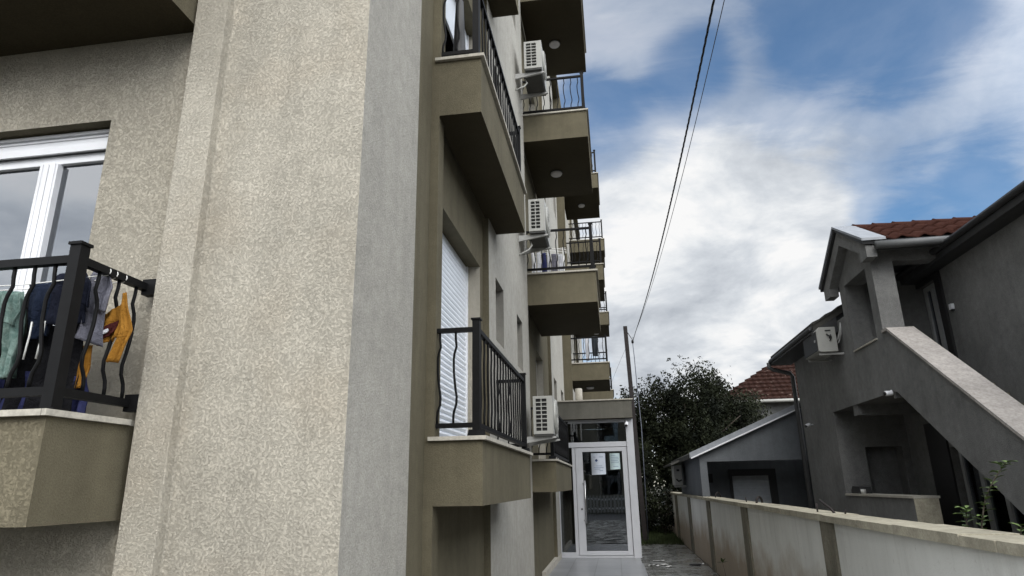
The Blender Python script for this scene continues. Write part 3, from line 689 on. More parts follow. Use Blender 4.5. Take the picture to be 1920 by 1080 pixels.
# main roof and its lower extension: one plane of 30 degrees
def rz(x): return 4.06+(x-3.5)*.57
def rn(x): return rz(x)-.10
rf=MB()
rf.prism([(4.85,rn(4.85)),(9.8,rn(9.8)),(9.8,rn(9.8)+.10),(4.85,rn(4.85)+.10)],1,.2,11.51); rf.prism([(4.85,rz(4.85)),(9.8,rz(9.8)),(9.8,rz(9.8)+.10),(4.85,rz(4.85)+.10)],1,11.52,14.7)
rf.prism([(3.5,rz(3.5)),(4.849,rz(4.849)),(4.849,rz(4.849)+.10),(3.5,rz(3.5)+.10)],1,11.52,14.7)
roof=rf.build('main_roof',M['greytile'],Hh)
MB().box(4.80,4.848,.2,11.5,rn(4.85)-.10,rn(4.85)+.085).box(3.455,3.498,11.55,14.7,rz(3.5)-.05,rz(3.5)+.08).build('fascia',M['fascia'],roof)
MB().prism([(4.85,rn(4.85)-.1),(5.05,rn(4.85)-.1),(5.05,rn(5.05)-.002),(4.85,rn(4.85)-.002)],1,.2,11.5).prism([(3.5,rz(3.5)-.05),(3.9,rz(3.5)-.05),(3.9,rz(3.9)-.002),(3.5,rz(3.5)-.002)],1,11.52,14.7).build('soffit',M['fascia'],roof)
MB().tube([(4.77,.2,rn(4.85)+.03),(4.77,11.5,rn(4.85)+.03)],.045,8,mat=0).tube([(3.45,11.52,rz(3.5)+.02),(3.45,14.6,rz(3.5)+.02)],.04,8).build('eave_gutter',M['fascia'],roof)
# tiles at the near verge of the extension
vt=MB()
for i in range(6):
    x0=3.5+i*.22; 
    vt.hexa([(x0,11.5,rz(x0)+.101),(x0+.24,11.5,rz(x0+.24)+.101),(x0+.24,14.7,rz(x0+.24)+.101),(x0,14.7,rz(x0)+.101),(x0,11.5,rz(x0)+.15),(x0+.24,11.5,rz(x0+.24)+.115),(x0+.24,14.7,rz(x0+.24)+.115),(x0,14.7,rz(x0)+.15)])
vt.build('roof_tiles',M['greytile'],roof)
MB().tube([(3.42,14.6,4.06),(3.42,14.6,3.95),(3.50,14.58,3.90),(3.80,14.5,3.80),(3.84,14.48,3.72),(3.84,14.48,.0)],.045,12).build('downpipe',M['pipe'],Hh)
# porch gable
A=(10.45,5.43); Ne=(9.46,4.84); Fe=(11.48,4.76)
def slope(p,q,t0,t1,dz): return (p[0]+(q[0]-p[0])*t0,p[1]+(q[1]-p[1])*t0+dz),(p[0]+(q[0]-p[0])*t1,p[1]+(q[1]-p[1])*t1+dz)
MB().prism([(9.76,4.86),(11.14,4.86),(11.14,4.88),(10.45,5.31),(9.76,4.90)],0,XS+.002,XS+.28).build('gable_wall',M['dark'],Hh)
gb=MB()
gb.prism([Ne,(Ne[0],4.66),(9.72,4.66),(9.72,4.80),(10.45,5.20),A],0,3.76,XS)
gb.prism([Fe,(Fe[0],4.56),(11.20,4.56),(11.20,4.70),(10.452,5.20),(10.452,5.43)],0,3.76,XS)
gb.build('gable_band',M['dark'],Hh)
pr=MB()
pr.prism([(Ne[0]-.03,Ne[1]+.005),(A[0],A[1]+.02),(A[0],A[1]+.06),(Ne[0]-.05,Ne[1]+.05)],0,3.72,6.4)
pr.prism([(A[0]+.002,A[1]+.02),(Fe[0]+.05,Fe[1]-.02),(Fe[0]+.05,Fe[1]+.03),(A[0]+.002,A[1]+.06)],0,3.72,6.4)
pr.box(XS+.3,XN,9.76,11.4,4.862,4.90)
prf=pr.build('porch_roof',M['fascia'],Hh)
# profiled tiles on the near slope
tl=MB(); nu=70; nv=4; x0,x1=4.03,6.35; e0=Vector((0,Ne[0]-.05,Ne[1]+.055)); e1=Vector((0,A[0],A[1]+.065)); nr=Vector((0,-(e1-e0).z,(e1-e0).y)).normalized()
for r_ in range(nv):
    a=e0.lerp(e1,r_/nv); b=e0.lerp(e1,min(1,(r_+1.12)/nv)); vs=[];fs=[]
    for i in range(nu+1):
        x=x0+(x1-x0)*i/nu; ph=(x/.30)%1; wv=.022*(math.sin(ph*2*math.pi))+.012*math.sin(4*math.pi*ph)
        top=a+nr*(.045+wv); bot=b+nr*(.006+wv); low=a+nr*(.012+wv)
        vs+=[(x,low.y,low.z),(x,top.y,top.z),(x,bot.y,bot.z)]
    for i in range(nu):
        k=3*i; fs+=[(k,k+3,k+4,k+1),(k+1,k+4,k+5,k+2)]
    tl.add(vs,fs,0,True)
tl.build('roof_tiles',M['tile'],prf)
rd=MB()
for i in range(9):
    xx=4.02+i*.30; rd.tube([(xx,A[0],A[1]+.045),(xx+.04,A[0],A[1]+.047),(xx+.31,A[0],A[1]+.04)],[.075,.062,.055],10)
rd.build('ridge_tiles',M['tile'],prf)
MB().prism([(Ne[0]-.07,Ne[1]+.052),(A[0],A[1]+.063),(A[0],A[1]+.10),(Ne[0]-.07,Ne[1]+.09)],0,3.70,4.028).prism([(A[0]+.001,A[1]+.063),(Fe[0]+.06,Fe[1]+.03),(Fe[0]+.06,Fe[1]+.065),(A[0]+.001,A[1]+.10)],0,3.70,4.02).build('verge_flashing',M['flash'],prf)
gt=MB(); gt.tube([(3.86,9.36,4.80),(5.0,9.36,4.805)],.06,12); gt.box(3.9,5.0,9.425,9.45,4.74,4.83); gt.build('porch_gutter',M['gutter'],prf); MB().tube([(3.80,11.56,4.78),(5.,11.56,4.78)],.05,10).build('porch_gutter',M['gutter'],prf)
# porch door and lower door in their recesses
def housedoor(x,y0,y1,z0,z1,ns):
    f=MB(); t=.07
    f.box(x,x+.06,y0,y0+t,z0,z1).box(x,x+.06,y1-t,y1,z0,z1).box(x,x+.06,y0+t,y1-t,z1-t,z1)
    for i in range(1,ns): yy=y0+(y1-y0)*i/ns; f.box(x-.006,x+.06,yy-.045,yy+.045,z0,z1-t)
    f.box(x,x+.055,y0+t,y1-t,z0,z0+.25)
    d=f.build('glazed_door',M['dframe'],Hh)
    MB().box(x+.025,x+.035,y0+t,y1-t,z0+.25,z1-t).build('pane',M['winglass'],d)
housedoor(XN+.06,10.42,10.98,2.975,4.54,2); housedoor(XN+.08,9.45,11.0,.32,2.03,3)
MB().box(XN-.035,XN-.001,10.24,10.40,2.98,4.62).box(XN-.035,XN-.001,10.4,11.0,4.55,4.62).build('door_casing',M['acd'],Hh)
MB().box(XN-.03,XN-.001,11.06,11.7,.3,2.45).build('door_leaf',M['acd'],Hh)
wl=thing('wall_lamp',(XN,10.07,3.95),'small white box lamp on the grey wall beside the porch door','wall lamp')
MB().box(XN-.05,XN-.002,10.04,10.10,3.97,4.05).build('shade',M['white'],wl); MB().box(XN-.035,XN-.002,10.05,10.09,3.945,3.9695).build('mount',M['acd'],wl)
bxs=thing('storage_box',(4.05,12.2,1.384),'dark box with a pale jar lying on the low terrace wall','box')
MB().prism([(11.95,1.384),(12.38,1.384),(12.38,1.44),(12.30,1.50),(11.98,1.49)],0,3.97,4.15).build('box_body',M['acd'],bxs); MB().lathe((4.0,11.9,1.384),[(.035,0),(.04,.03),(.04,.07)],12).build('jar',M['scrap'],bxs)
# air conditioner on the house
ac=thing('air_conditioner',(3.66,11.4,3.66),'grey white air conditioner with exposed valves, mounted on the grey house','air conditioner')
xa,xb,y0,y1,z0,z1=3.49,3.80,11.36,12.15,3.66,4.08
MB().prism([(xa,z0+.02),(xa,z1-.06),(xa+.05,z1),(xb,z1),(xb,z0),(xa+.04,z0)],1,y0,y1).build('casing',M['acw'],ac,bevel=.006)
MB().box(xa-.014,xa-.001,y0+.015,y1-.02,z0+.03,z1-.07).build('front_grille',M['acd'],ac)
MB().box(xa-.018,xa-.0145,y0+.06,y0+.13,z0+.18,z0+.22).build('badge_plate',M['acg'],ac)
MB().box(xa+.14,xa+.23,y0-.012,y0-.001,z1-.07,z1-.05).tube([(xa+.16,y0-.004,z1-.12),(xa+.17,y0-.03,z1-.15),(xa+.2,y0-.03,z1-.16),(xa+.2,y0-.004,z1-.2)],.012,6).tube([(xa+.22,y0-.004,z1-.13),(xa+.22,y0-.03,z1-.2),(xa+.19,y0-.02,z1-.24)],.01,6).build('valves',M['acd'],ac)
for k in range(3): MB().box(xa+.07+.001*k,xa+.10,y0-.006,y0-.001,z0+.08+.045*k,z0+.10+.045*k).build('vent',M['acg'],ac)
for yy in (y0+.05,y1-.1): MB().prism([(xa+.02,z0-.045),(XS-.001,z0-.045),(XS-.001,z0-.012),(xa+.02,z0-.012)],1,yy,yy+.04).build('bracket',M['acg'],ac)
MB().tube([(xb-.02,y0+.1,z0+.16),(3.83,y0+.02,z0+.22),(3.87,y0-.01,z0+.35),(3.893,y0-.02,z0+.48)],.014,8).tube([(xb-.02,y0+.1,z0+.10),(3.84,y0+.03,z0+.16),(3.88,y0-.01,z0+.3),(3.892,y0-.03,z0+.46)],.012,8).build('pipe',M['acg'],ac)

# ------------------------------------------------------------------ garage annex
G_=thing('garage_annex',(2.8,15,0),'low blue grey garage with a sloping metal edged roof beside the downpipe','garage')
csg([('+',(1.78,4.5,14.75,14.95,2.03,2.2),0),('+',(1.78,1.93,14.75,14.95,0,2.03),0),('+',(1.8,1.93,14.95,19.5,0,2.2),0),('+',(1.93,4.6,16.5,16.65,0,2.3),0),('+',(4.5,4.6,14.6,16.5,0,2.3),0),('-',(2.63,3.68,16.4,16.7,0,1.89))]).build('wall',M['annex'],G_)
k=(3.05-2.12)/(3.85-1.62)
def az(x): return 2.11+(x-1.62)*k
MB().prism([(1.785,2.2),(4.495,2.2),(4.495,az(4.495)-.01),(1.785,az(1.785)-.01)],1,14.752,14.94).build('gable_wall',M['annex'],G_)
rr=MB().prism([(1.58,az(1.58)),(4.6,az(4.6)),(4.6,az(4.6)+.10),(1.58,az(1.58)+.10)],1,14.66,19.6).build('roof',M['greytile'],G_)
MB().prism([(1.575,az(1.575)+.02),(3.83,az(3.83)+.02),(3.83,az(3.83)+.125),(1.575,az(1.575)+.125)],1,14.62,14.658).build('verge_board',M['flash'],rr)
MB().prism([(1.60,az(1.6)-.012),(3.83,az(3.83)-.012),(3.83,az(3.83)+.018),(1.60,az(1.6)+.018)],1,14.60,14.659).build('drip_edge',M['white'],rr)
MB().prism([(1.36,2.02),(1.80,2.20),(1.80,2.25),(1.36,2.07)],1,17.0,19.6).build('lean_to_roof',M['greytile'],G_)
MB().box(2.63,2.695,16.45,16.6,0,1.89).box(3.52,3.68,16.45,16.6,0,1.89).box(2.695,3.52,16.45,16.6,1.74,1.89).build('door_frame',M['acd'],G_)
gd=MB(); 
for i in range(12): gd.box(2.697,3.518,16.50,16.515,.02+i*.1435,.02+i*.1435+.141)
gd.build('garage_door',M['alu2'] if 'alu2' in M else plain('grey_garage_door',(.40,.43,.47),.5),G_)
MB().box(2.0,2.25,16.44,16.498,1.60,1.80).build('meter_box',M['acd'],G_)
a2=thing('air_conditioner',(1.6,18,1.5),'distant pale air conditioner standing against the garage end, above the far wall cap','air conditioner')
MB().box(1.50,1.70,18.0,18.7,1.55,2.05).build('casing',M['acw'],a2,bevel=.01); MB().tube([(1.55,17.99,1.7),(1.6,17.96,1.65),(1.68,17.97,1.68)],.02,6).box(1.57,1.64,17.985,17.999,1.9,1.95).build('valves',M['acd'],a2)
MB().box(1.52,1.798,18.1,18.15,1.50,1.545).build('bracket',M['acg'],a2); MB().box(1.52,1.798,18.5,18.55,1.50,1.545).build('bracket',M['acg'],a2)

# ------------------------------------------------------------------ red roofed house behind
Rh=thing('tiled_house',(8,32,0),'old house beyond the tree with a worn red tiled hip roof','house')
MB().box(4.9,12,29.6,38.4,0,4.9).build('wall',M['dark'],Rh)
P0=Vector((4.34,29,4.9)); P1=Vector((11.5,29,4.9)); P3=Vector((10,34.1,8.47)); P2=Vector((11.5,34.1,8.47))
ro=MB(); n=17
for i in range(n):
    t0=i/n; t1=(i+1)/n
    a,b,c,d=P0.lerp(P3,t0),P1.lerp(P2,t0),P1.lerp(P2,t1),P0.lerp(P3,t1); u=Vector((0,-.02,.07)); o=Vector((0,0,-.08))
    ro.hexa([a+o,b+o,c+o,d+o,a+u,b+u,c,d])
ro.add([P0,P3,(4.34,39,4.9),P0-Vector((0,0,.1)),P3-Vector((0,0,.1)),(4.34,39,4.8)],[(0,1,2),(5,4,3),(0,3,4,1),(1,4,5,2),(2,5,3,0)])
ro2=ro.build('roof',M['oldtile'],Rh)
MB().tube([(4.3,28.92,4.86),(11.5,28.92,4.86)],.07,8).build('gutter',M['acw'],ro2)

# ------------------------------------------------------------------ pole and cables
P_=thing('utility_pole',(.716,20,0),'rusty leaning steel pole standing beside the entrance canopy','pole')
def px_(z): return .716-.0234*z
MB().hexa([(px_(0)-.065,19.94,0),(px_(0)+.065,19.94,0),(px_(0)+.065,20.06,0),(px_(0)-.065,20.06,0),(px_(6.3)-.06,19.94,6.3),(px_(6.3)+.06,19.94,6.3),(px_(6.3)+.06,20.06,6.3),(px_(6.3)-.06,20.06,6.3)]).build('shaft',M['rust'],P_)
MB().tube([(px_(6.05)+.06,20,6.1),(.70,20,5.98),(.77,20,5.86),(.79,20,5.95)],.012,6).lathe((.765,20,5.76),[(.03,0),(.04,.04),(.03,.1)],10).build('hook',M['cable'],P_)
MB().tube([(.765,20,5.78),(.785,20.01,5.3),(.80,20.01,4.5),(.84,20,3.2),(.80,20,.1)],.014,6).build('down_lead',M['wire'],P_)
main=[(.765,20,5.82),(.80,13.92,5.20),(.835,10.95,5.06),(.842,8.85,4.92),(.86,7.1,4.81),(.865,5.87,4.80),(.873,5.0,4.825),(.878,4.42,4.845),(.883,3.98,4.87),(.9,2.5,4.98),(.95,-2,5.6)]
def spline(pts,n=14):
    out=[]; P=[Vector(p) for p in pts]
    for i in range(len(P)-1):
        p0,p1,p2,p3=P[max(i-1,0)],P[i],P[i+1],P[min(i+2,len(P)-1)]
        for k in range(n):
            t=k/n; out.append(.5*((2*p1)+(p2-p0)*t+(2*p0-5*p1+4*p2-p3)*t*t+(3*p1-p0-3*p2+p3)*t**3))
    return out+[P[-1]]
# smooth parabola through the measured sag
ys=np.array([p[1] for p in main]); zs=np.array([p[2] for p in main]); xs=np.array([p[0] for p in main])
cz=np.polyfit(ys[:9],zs[:9],3); cx=np.polyfit(ys,xs,1)
line=[]
for i in range(900):
    yv=20-22*i/899; line.append(Vector((float(np.polyval(cx,yv)),yv,float(np.polyval(cz,yv)))))
d0=Vector((.765,20,5.80))-line[0]
line=[p+d0*max(0,1-i/90) for i,p in enumerate(line)]
cb=MB(); acc=0
for s_ in range(3):
    acc=0; pts=[]
    for i,p in enumerate(line):
        if i: acc+=(line[i]-line[i-1]).length
        a=acc*2*math.pi/.34+s_*2.094; pts.append(p+Vector((math.cos(a),0,math.sin(a)))*.005)
    cb.tube(pts,.0049,6)
tag(cb.build('power_cable',M['cable']),'thick black twisted overhead cable sagging from the pole','cable')
line2=[p+Vector((.004+.0049*max(0,20-p.y)+0.0,0,.03)) for p in line[::8]]
tag(MB().tube(line2,.0035,5).build('telephone_wire',M['wire']),'thin grey overhead wire running beside the thick cable','wire')
far_w=[(-.2,26,4.85),(.2,23,5.35),(.565,20.0,5.66)]
tag(MB().tube(spline(far_w),.004,4).build('thin_wire',M['wire']),'faint thin wire between the farthest balcony and the pole','wire')

# ------------------------------------------------------------------ vegetation
def leaves(mb,cent,n,spread,size,droop=.3,elong=2.2):
    c=np.asarray(cent); k=len(c)
    idx=rng.integers(0,k,n); p=c[idx]+rng.normal(0,1,(n,3))*spread
    a=rng.normal(0,1,(n,3)); a[:,2]-=droop; a/=np.linalg.norm(a,axis=1)[:,None]
    b=rng.normal(0,1,(n,3)); b-= (b*a).sum(1)[:,None]*a; b/=np.linalg.norm(b,axis=1)[:,None]
    s=size*rng.uniform(.6,1.3,n)[:,None]; nrm=np.cross(a,b)*s*.12
    v=np.stack([p-a*s, p+b*s/elong+nrm, p+a*s, p-b*s/elong+nrm],1).reshape(-1,3)
    base=len(mb.v); mb.v.extend(map(tuple,v.tolist()))
    for i in range(n):
        q=base+4*i; mb.f.append((q,q+1,q+2)); mb.f.append((q,q+2,q+3)); mb.m+= [0,0]; mb.sm+=[False,False]
def crown_points(c,r,n,lo=-1,surf=.55,seed=0):
    out=[]
    while len(out)<n:
        d=rng.normal(0,1,3); d/=np.linalg.norm(d)
        if d[2]<lo: continue
        lump=1+.16*math.sin(3.1*d[0]*2+seed)+.14*math.sin(5*d[1]+2*d[2]*3+seed*2)
        q=d*(rng.uniform(surf**3,1)**(1/3))*lump
        out.append((c[0]+q[0]*r[0],c[1]+q[1]*r[1],c[2]+q[2]*r[2]))
    return out
T=thing('tree',(2.6,25,0),'large dark evergreen tree rising behind the garage and the pole','tree')
tk=MB(); tk.tube([(2.6,25,0),(2.62,25,.8),(2.7,25.05,1.7),(2.75,25.0,2.6)],[.2,.16,.14,.12],9)
cc=(2.80,25.1,3.5); rad=(2.42,2.0,2.0)
for i in range(16):
    a=i*2.399; el=.2+.9*random.random(); q=Vector((math.cos(a)*math.cos(el)*rad[0],math.sin(a)*math.cos(el)*rad[1],math.sin(el)*rad[2]))*.85
    s0=Vector((2.7,25,1.6+.06*i)); e1=Vector(cc)+q; mid=s0.lerp(e1,.5)+Vector((0,0,.25)); tk.tube([s0,mid,e1],[.06,.04,.012],6)
tk.build('trunk',M['bark'],T)
cr=MB()
cp=crown_points(cc,rad,230,-.75,.35,1)
leaves(cr,cp,42000,.20,.060)
leaves(cr,crown_points((2.65,25.2,2.6),(2.0,1.5,1.9),90,-1,.1,2),14000,.24,.075)
tips=[p for p in crown_points(cc,(rad[0]*1.02,rad[1],rad[2]*1.04),70,-.1,.93,1)]
for t_ in tips:
    q=[Vector(t_)+Vector((random.uniform(-.06,.06),random.uniform(-.05,.05),.075))*s_ for s_ in range(6)]
    leaves(cr,[tuple(p) for p in q],26,.045,.055)
cr.build('crown',M['leaf'],T)
def shrub(x,y,z,r,n,lab,mat='leaf',size=.06,group='dark shrubs at the end of the lane',cl=60):
    S=thing('shrub',(x,y,0),lab,'shrub',group)
    s=MB()
    for i in range(5):
        a=i*1.3; s.tube([(x,y,0),(x+.1*math.cos(a),y+.1*math.sin(a),z*.5),(x+r[0]*.6*math.cos(a),y+r[1]*.6*math.sin(a),z+r[2]*.5)],[.025,.02,.006],5)
    s.build('stem',M['bark'],S)
    c=MB(); leaves(c,crown_points((x,y,z),r,cl,-1,.3,x),n,.13,size); c.build('foliage',M[mat],S)
shrub(.95,23.3,1.55,(.42,.5,1.5),3800,'tall dark shrub right beside the pole at the end of the lane')
shrub(1.45,22.6,.75,(.35,.4,.65),1300,'low dark shrub against the far end of the retaining wall')
shrub(.55,26.5,1.2,(.8,.5,1.2),2200,'broad dark shrub behind the pole, farthest down the lane')
shrub(2.35,23.0,1.9,(.5,.5,.7),2400,'dark shrub behind the far wall end, beside the distant air conditioner')
shrub(5.05,26.3,4.25,(.85,.7,.75),2400,'pale olive bush top in front of the red tiled roof','leaf3',.05,None)
# young shoots behind the wall at the right edge
pl_=thing('young_plant',(2.3,4.6,0),'bright green leafy shoots growing behind the wall at the right edge','plant')
stm=MB(); lv=MB()
def leaf(mb,p,d,l,w):
    d=Vector(d).normalized(); sd=d.cross(Vector((0,0,1))).normalized(); up=sd.cross(d)
    p=Vector(p); vs=[p,p+d*l*.35+sd*w+up*.1*l,p+d*l+up*-.05*l,p+d*l*.35-sd*w+up*.1*l,p+d*l*.7+sd*w*.7+up*.06*l,p+d*l*.7-sd*w*.7+up*.06*l,p+d*l*.45+up*.02*l]
    mb.add(vs,[(0,1,6),(1,4,6),(4,2,6),(2,5,6),(5,3,6),(3,0,6)],0,True)
for (pts,n) in (([(2.17,4.62,.4),(2.18,4.6,1.2),(2.21,4.6,1.38),(2.27,4.6,1.52),(2.37,4.6,1.65),(2.41,4.6,1.69)],38),([(2.16,4.7,.4),(2.15,4.7,1.2),(2.16,4.68,1.42)],18),([(2.40,4.6,.4),(2.39,4.6,1.15),(2.41,4.6,1.32)],8)):
    sp=spline(pts,8); stm.tube(sp,[.006-.004*i/len(sp) for i in range(len(sp))],6)
    up_=[p for p in sp if p.z>1.22]
    for i in range(n):
        p=up_[min(len(up_)-1,int(len(up_)*i/n))]; a=i*2.4+random.random(); leaf(lv,p,(math.cos(a),math.sin(a),random.uniform(-.1,.5)),random.uniform(.05,.085),random.uniform(.014,.024))
stm.build('stem',M['bark'],pl_); lv.build('foliage',M['leafplant'],pl_)
s2=thing('sapling',(1.62,11.35,0),'tiny three leaved seedling growing at the foot of the retaining wall','plant')
MB().tube([(1.62,11.35,0),(1.60,11.36,.22),(1.575,11.38,.40)],[.006,.005,.003],6).build('stem',M['bark'],s2)
l2=MB()
for d in ((-1,0,.1),(.5,.2,.7),(-.2,-.3,.9),(.7,0,.2)): leaf(l2,(1.575,11.38,.39),d,.09,.025)
l2.build('foliage',M['leaf2'],s2)
# grass strip at the far end of the lane
gr=MB(); n=5000; p=np.stack([rng.uniform(.45,1.74,n),rng.uniform(19.4,27,n),np.zeros(n)],1)
for q in p:
    h=random.uniform(.05,.16); a=random.random()*6.28; w=.012
    gr.add([(q[0]-w*math.cos(a),q[1]-w*math.sin(a),0),(q[0]+w*math.cos(a),q[1]+w*math.sin(a),0),(q[0]+random.uniform(-.05,.05),q[1]+random.uniform(-.05,.05),h)],[(0,1,2)])
tag(gr.build('grass',M['leaf2']),'dark rough grass at the end of the lane','grass',kind='stuff')
# litter on the lane
for i,(x,y,a,s_) in enumerate(((.62,14.5,.3,.10),(.72,14.35,1.2,.08),(.86,14.6,2.1,.11),(.95,14.3,.9,.09),(.80,15.3,.2,.16))):
    m=MB(); n=5; vs=[];fs=[]
    for u in range(n):
        for v in range(n):
            xx=(u/(n-1)-.5)*s_*1.6; yy=(v/(n-1)-.5)*s_; vs.append((x+xx*math.cos(a)-yy*math.sin(a),y+xx*math.sin(a)+yy*math.cos(a),.012+.022*abs(math.sin(u*1.7+i))*abs(math.cos(v*1.3))))
    k=len(vs); vs+=[(p[0],p[1],p[2]+.004) for p in vs]
    for u in range(n-1):
        for v in range(n-1):
            b=u*n+v; fs+=[(b,b+1,b+n+1,b+n),(k+b,k+b+n,k+b+n+1,k+b+1)]
    m.add(vs,fs,0,True)
    tag(m.build('paper_scrap',M['scrap']),'crumpled pale scrap lying among others on the wet tiles by the entrance','litter','scraps on the wet tiles')
tl_=thing('garden_trowel',(1.48,14.6,0),'dark flat tool lying on the wet tiles near the wall','tool')
MB().prism([(1.36,14.55),(1.42,14.49),(1.56,14.52),(1.60,14.60),(1.55,14.67),(1.42,14.66)],2,.008,.03).build('blade',M['acd'],tl_); MB().tube([(1.58,14.6,.03),(1.72,14.62,.035)],.014,6).build('handle',M['steel'],tl_)

# ------------------------------------------------------------------ what the entrance glass reflects: the far side of the street
o=thing('street_house',(0,-17,0),'plain pale house across the street, mirrored in the entrance glass','house')
csg([('+',(-11,11,-22,-13,0,6.5),0)]+[('-',(x,x+1.3,-13.2,-12.9,z,z+1.4),) for x in (-8,-4.5,-1,2.5,6) for z in (1,4)]).build('wall',M['conc'],o)
w_=MB()
for x in (-8,-4.5,-1,2.5,6):
    for z in (1,4): w_.box(x,x+1.3,-13.19,-13.15,z,z+1.4)
w_.build('window',M['winglass'],o)
MB().prism([(-22.5,6.5),(-12.5,6.5),(-17.5,9.0)],0,-11.5,11.5).build('roof',M['oldtile'],o)
fe=thing('picket_fence',(0,-11,0),'white picket fence across the street, mirrored in the entrance glass','fence')
f_=MB(); 
for i in range(70): f_.box(-7+i*.2,-7+i*.2+.11,-11.02,-11,0.05,1.0)
f_.build('pickets',M['acw'],fe); MB().box(-7,7,-11.06,-11.021,.25,.33).box(-7,7,-11.06,-11.021,.75,.83).build('rail',M['white'],fe)

# ------------------------------------------------------------------ camera
cam=bpy.data.cameras.new('camera'); co=bpy.data.objects.new('camera',cam); COL.objects.link(co)
yaw,pit,rol=R(-8.45),R(17.0),R(-1.045)
f=Vector((math.sin(yaw)*math.cos(pit),math.cos(yaw)*math.cos(pit),math.sin(pit))); r=Vector((math.cos(yaw),-math.sin(yaw),0)); u=r.cross(f)
r2=r*math.cos(rol)+u*math.sin(rol); u2=-r*math.sin(rol)+u*math.cos(rol)
mt=Matrix((r2,u2,-f)).transposed().to_4x4(); mt.translation=Vector((0,0,1.6)); co.matrix_world=mt
cam.sensor_width=36; cam.lens=36*1216/1920; cam.clip_start=.05; cam.clip_end=2000
sc.camera=co

# ------------------------------------------------------------------ sky and sun
SUN_EL,SUN_AZ=R(40),R(166)      # azimuth clockwise from +Y
wd=bpy.data.worlds.new('World'); sc.world=wd; wd.use_nodes=True; nt=wd.node_tree
bg=nt.nodes['Background']; out=nt.nodes['World Output']
sky=N(nt,'ShaderNodeTexSky'); sky.sky_type='NISHITA'; sky.sun_disc=False; sky.sun_elevation=SUN_EL; sky.sun_rotation=SUN_AZ; sky.air_density=1.; sky.dust_density=.3; sky.ozone_density=2.5
tc=N(nt,'ShaderNodeTexCoord'); gen=tc.outputs['Generated']
sep=N(nt,'ShaderNodeSeparateXYZ'); nt.links.new(gen,sep.inputs[0])
mx=N(nt,'ShaderNodeMath',operation='MAXIMUM'); nt.links.new(sep.outputs['Z'],mx.inputs[0]); mx.inputs[1].default_value=0.
ad=N(nt,'ShaderNodeMath',operation='ADD'); nt.links.new(mx.outputs[0],ad.inputs[0]); ad.inputs[1].default_value=.28
inv=N(nt,'ShaderNodeVectorMath',operation='SCALE'); dv=N(nt,'ShaderNodeMath',operation='DIVIDE'); dv.inputs[0].default_value=1.; nt.links.new(ad.outputs[0],dv.inputs[1])
nt.links.new(gen,inv.inputs[0]); nt.links.new(dv.outputs[0],inv.inputs['Scale'])
mp=N(nt,'ShaderNodeMapping'); mp.inputs['Location'].default_value=(3.1,1.7,0); mp.inputs['Scale'].default_value=(1,1,1); mp.inputs['Rotation'].default_value=(0,0,R(25)); nt.links.new(inv.outputs[0],mp.inputs['Vector'])
n1=noise(nt,mp.outputs[0],2.1,9,.58,.5); mp2=N(nt,'ShaderNodeMapping'); mp2.inputs['Location'].default_value=(.7,2.3,0); mp2.inputs['Scale'].default_value=(1.,2.6,1); mp2.inputs['Rotation'].default_value=(0,0,R(-18)); nt.links.new(inv.outputs[0],mp2.inputs['Vector'])
n2=noise(nt,mp2.outputs[0],3.4,9,.62,.6)
# broad openings of blue: directions measured towards each opening
def blob(d,width,amp):
    vm=N(nt,'ShaderNodeVectorMath',operation='DOT_PRODUCT'); nt.links.new(gen,vm.inputs[0]); vm.inputs[1].default_value=Vector(d).normalized()
    mr=N(nt,'ShaderNodeMapRange'); mr.interpolation_type='SMOOTHERSTEP'; mr.inputs['From Min'].default_value=math.cos(R(width)); mr.inputs['From Max'].default_value=1.; mr.inputs['To Min'].default_value=0.; mr.inputs['To Max'].default_value=amp
    nt.links.new(vm.outputs['Value'],mr.inputs['Value']); return mr.outputs[0]
def add(a,b,op='ADD'):
    m=N(nt,'ShaderNodeMath',operation=op)
    for i,x in enumerate((a,b)):
        if hasattr(x,'is_linked'): nt.links.new(x,m.inputs[i])
        else: m.inputs[i].default_value=x
    return m.outputs[0]
def pdir(x,y):
    v=r2*(x-960)+u2*(540-y)+f*1216; return v.normalized()
dens=add(add(n1,.62,'MULTIPLY'),add(n2,.38,'MULTIPLY'))
OPEN=[((1620,15),10,-.25),((1480,40),8,-.08),((1860,120),10,-.10),((1290,140),5,-.20),((1120,230),6,-.22),((1760,395),7,-.20),((1890,330),5,-.14),((1660,330),5,-.08),((1640,220),9,.06),((1440,300),10,.06),((1250,420),12,.16),((1400,540),14,.24),((1280,640),12,.2),((1180,40),6,.06)]
for (p,w,a) in OPEN: dens=add(dens,blob(pdir(*p),w,a))
dens=add(dens,blob((-.3,-1,.5),75,.35)); dens=add(dens,blob((1,.0,.42),58,.35))  # extra cloud added outside the view, behind and right, for neutral wall light
cov=ramp(nt,dens,[(.22,.18),(.47,.52),(.70,1.)])
cov.node.color_ramp.interpolation='EASE'
shade=noise(nt,mp.outputs[0],3.3,9,.6,.5)
mp3=N(nt,'ShaderNodeVectorMath',operation='ADD'); nt.links.new(mp.outputs[0],mp3.inputs[0]); mp3.inputs[1].default_value=(-.10,-.16,0)
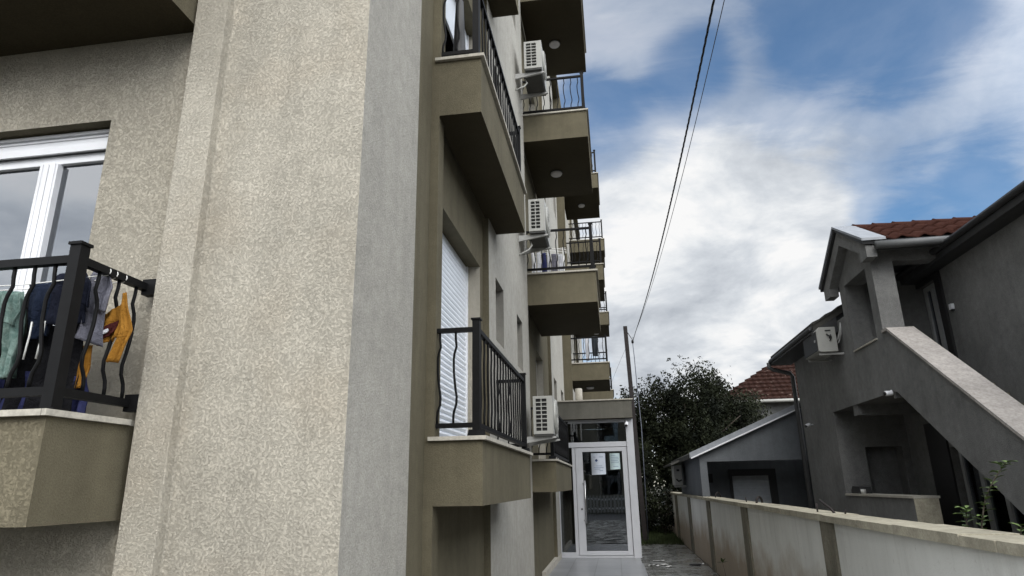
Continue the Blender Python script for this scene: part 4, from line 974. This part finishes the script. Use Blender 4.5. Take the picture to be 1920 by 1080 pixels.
n1b=noise(nt,mp3.outputs[0],2.1,9,.58,.5)
edge=add(add(n1b,n1,'SUBTRACT'),1.1,'MULTIPLY')
shade=add(shade,edge)
sh2=add(shade,blob(pdir(1440,400),8,-.10)); sh2=add(sh2,blob(pdir(1330,610),10,-.10)); sh2=add(sh2,blob(pdir(1470,470),3,.12)); sh2=add(sh2,blob(pdir(1170,500),6,.12)); sh2=add(sh2,blob(pdir(1780,260),8,.06)); sh2=add(sh2,blob(pdir(1300,470),13,.07))
cloud=ramp(nt,sh2,[(.12,(.48,.52,.58)),(.42,(.74,.78,.83)),(.57,(.92,.945,.97)),(.68,(1.05,1.05,1.05))])
CL=N(nt,'ShaderNodeVectorMath',operation='SCALE'); nt.links.new(cloud,CL.inputs[0]); fac_=add(blob((-.15,-.85,.5),112,2.2),1.0); fac_=add(fac_,blob((1,.0,.42),62,2.2)); nt.links.new(add(fac_,9.3,'MULTIPLY'),CL.inputs['Scale'])  # unseen clouds behind and to the right boosted to light the walls
sat=N(nt,'ShaderNodeHueSaturation'); sat.inputs['Hue'].default_value=.497; sat.inputs['Saturation'].default_value=1.45; sat.inputs['Value'].default_value=1.22; nt.links.new(sky.outputs[0],sat.inputs['Color'])
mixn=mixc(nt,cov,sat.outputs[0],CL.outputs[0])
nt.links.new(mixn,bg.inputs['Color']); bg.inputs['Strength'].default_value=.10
sl_=bpy.data.lights.new('sun','SUN'); sl_.energy=2.0; sl_.angle=R(40); sl_.color=(1.,.96,.89)
so=bpy.data.objects.new('sun',sl_); COL.objects.link(so)
sd=Vector((math.sin(SUN_AZ)*math.cos(SUN_EL),math.cos(SUN_AZ)*math.cos(SUN_EL),math.sin(SUN_EL)))
so.rotation_euler=sd.to_track_quat('Z','Y').to_euler(); so.location=(0,-5,30)
sc.view_settings.view_transform='Standard'; sc.view_settings.look='None'; sc.view_settings.exposure=-.04; sc.view_settings.gamma=1.
sc.cycles.max_bounces=6; sc.cycles.diffuse_bounces=3; sc.cycles.use_denoising=True
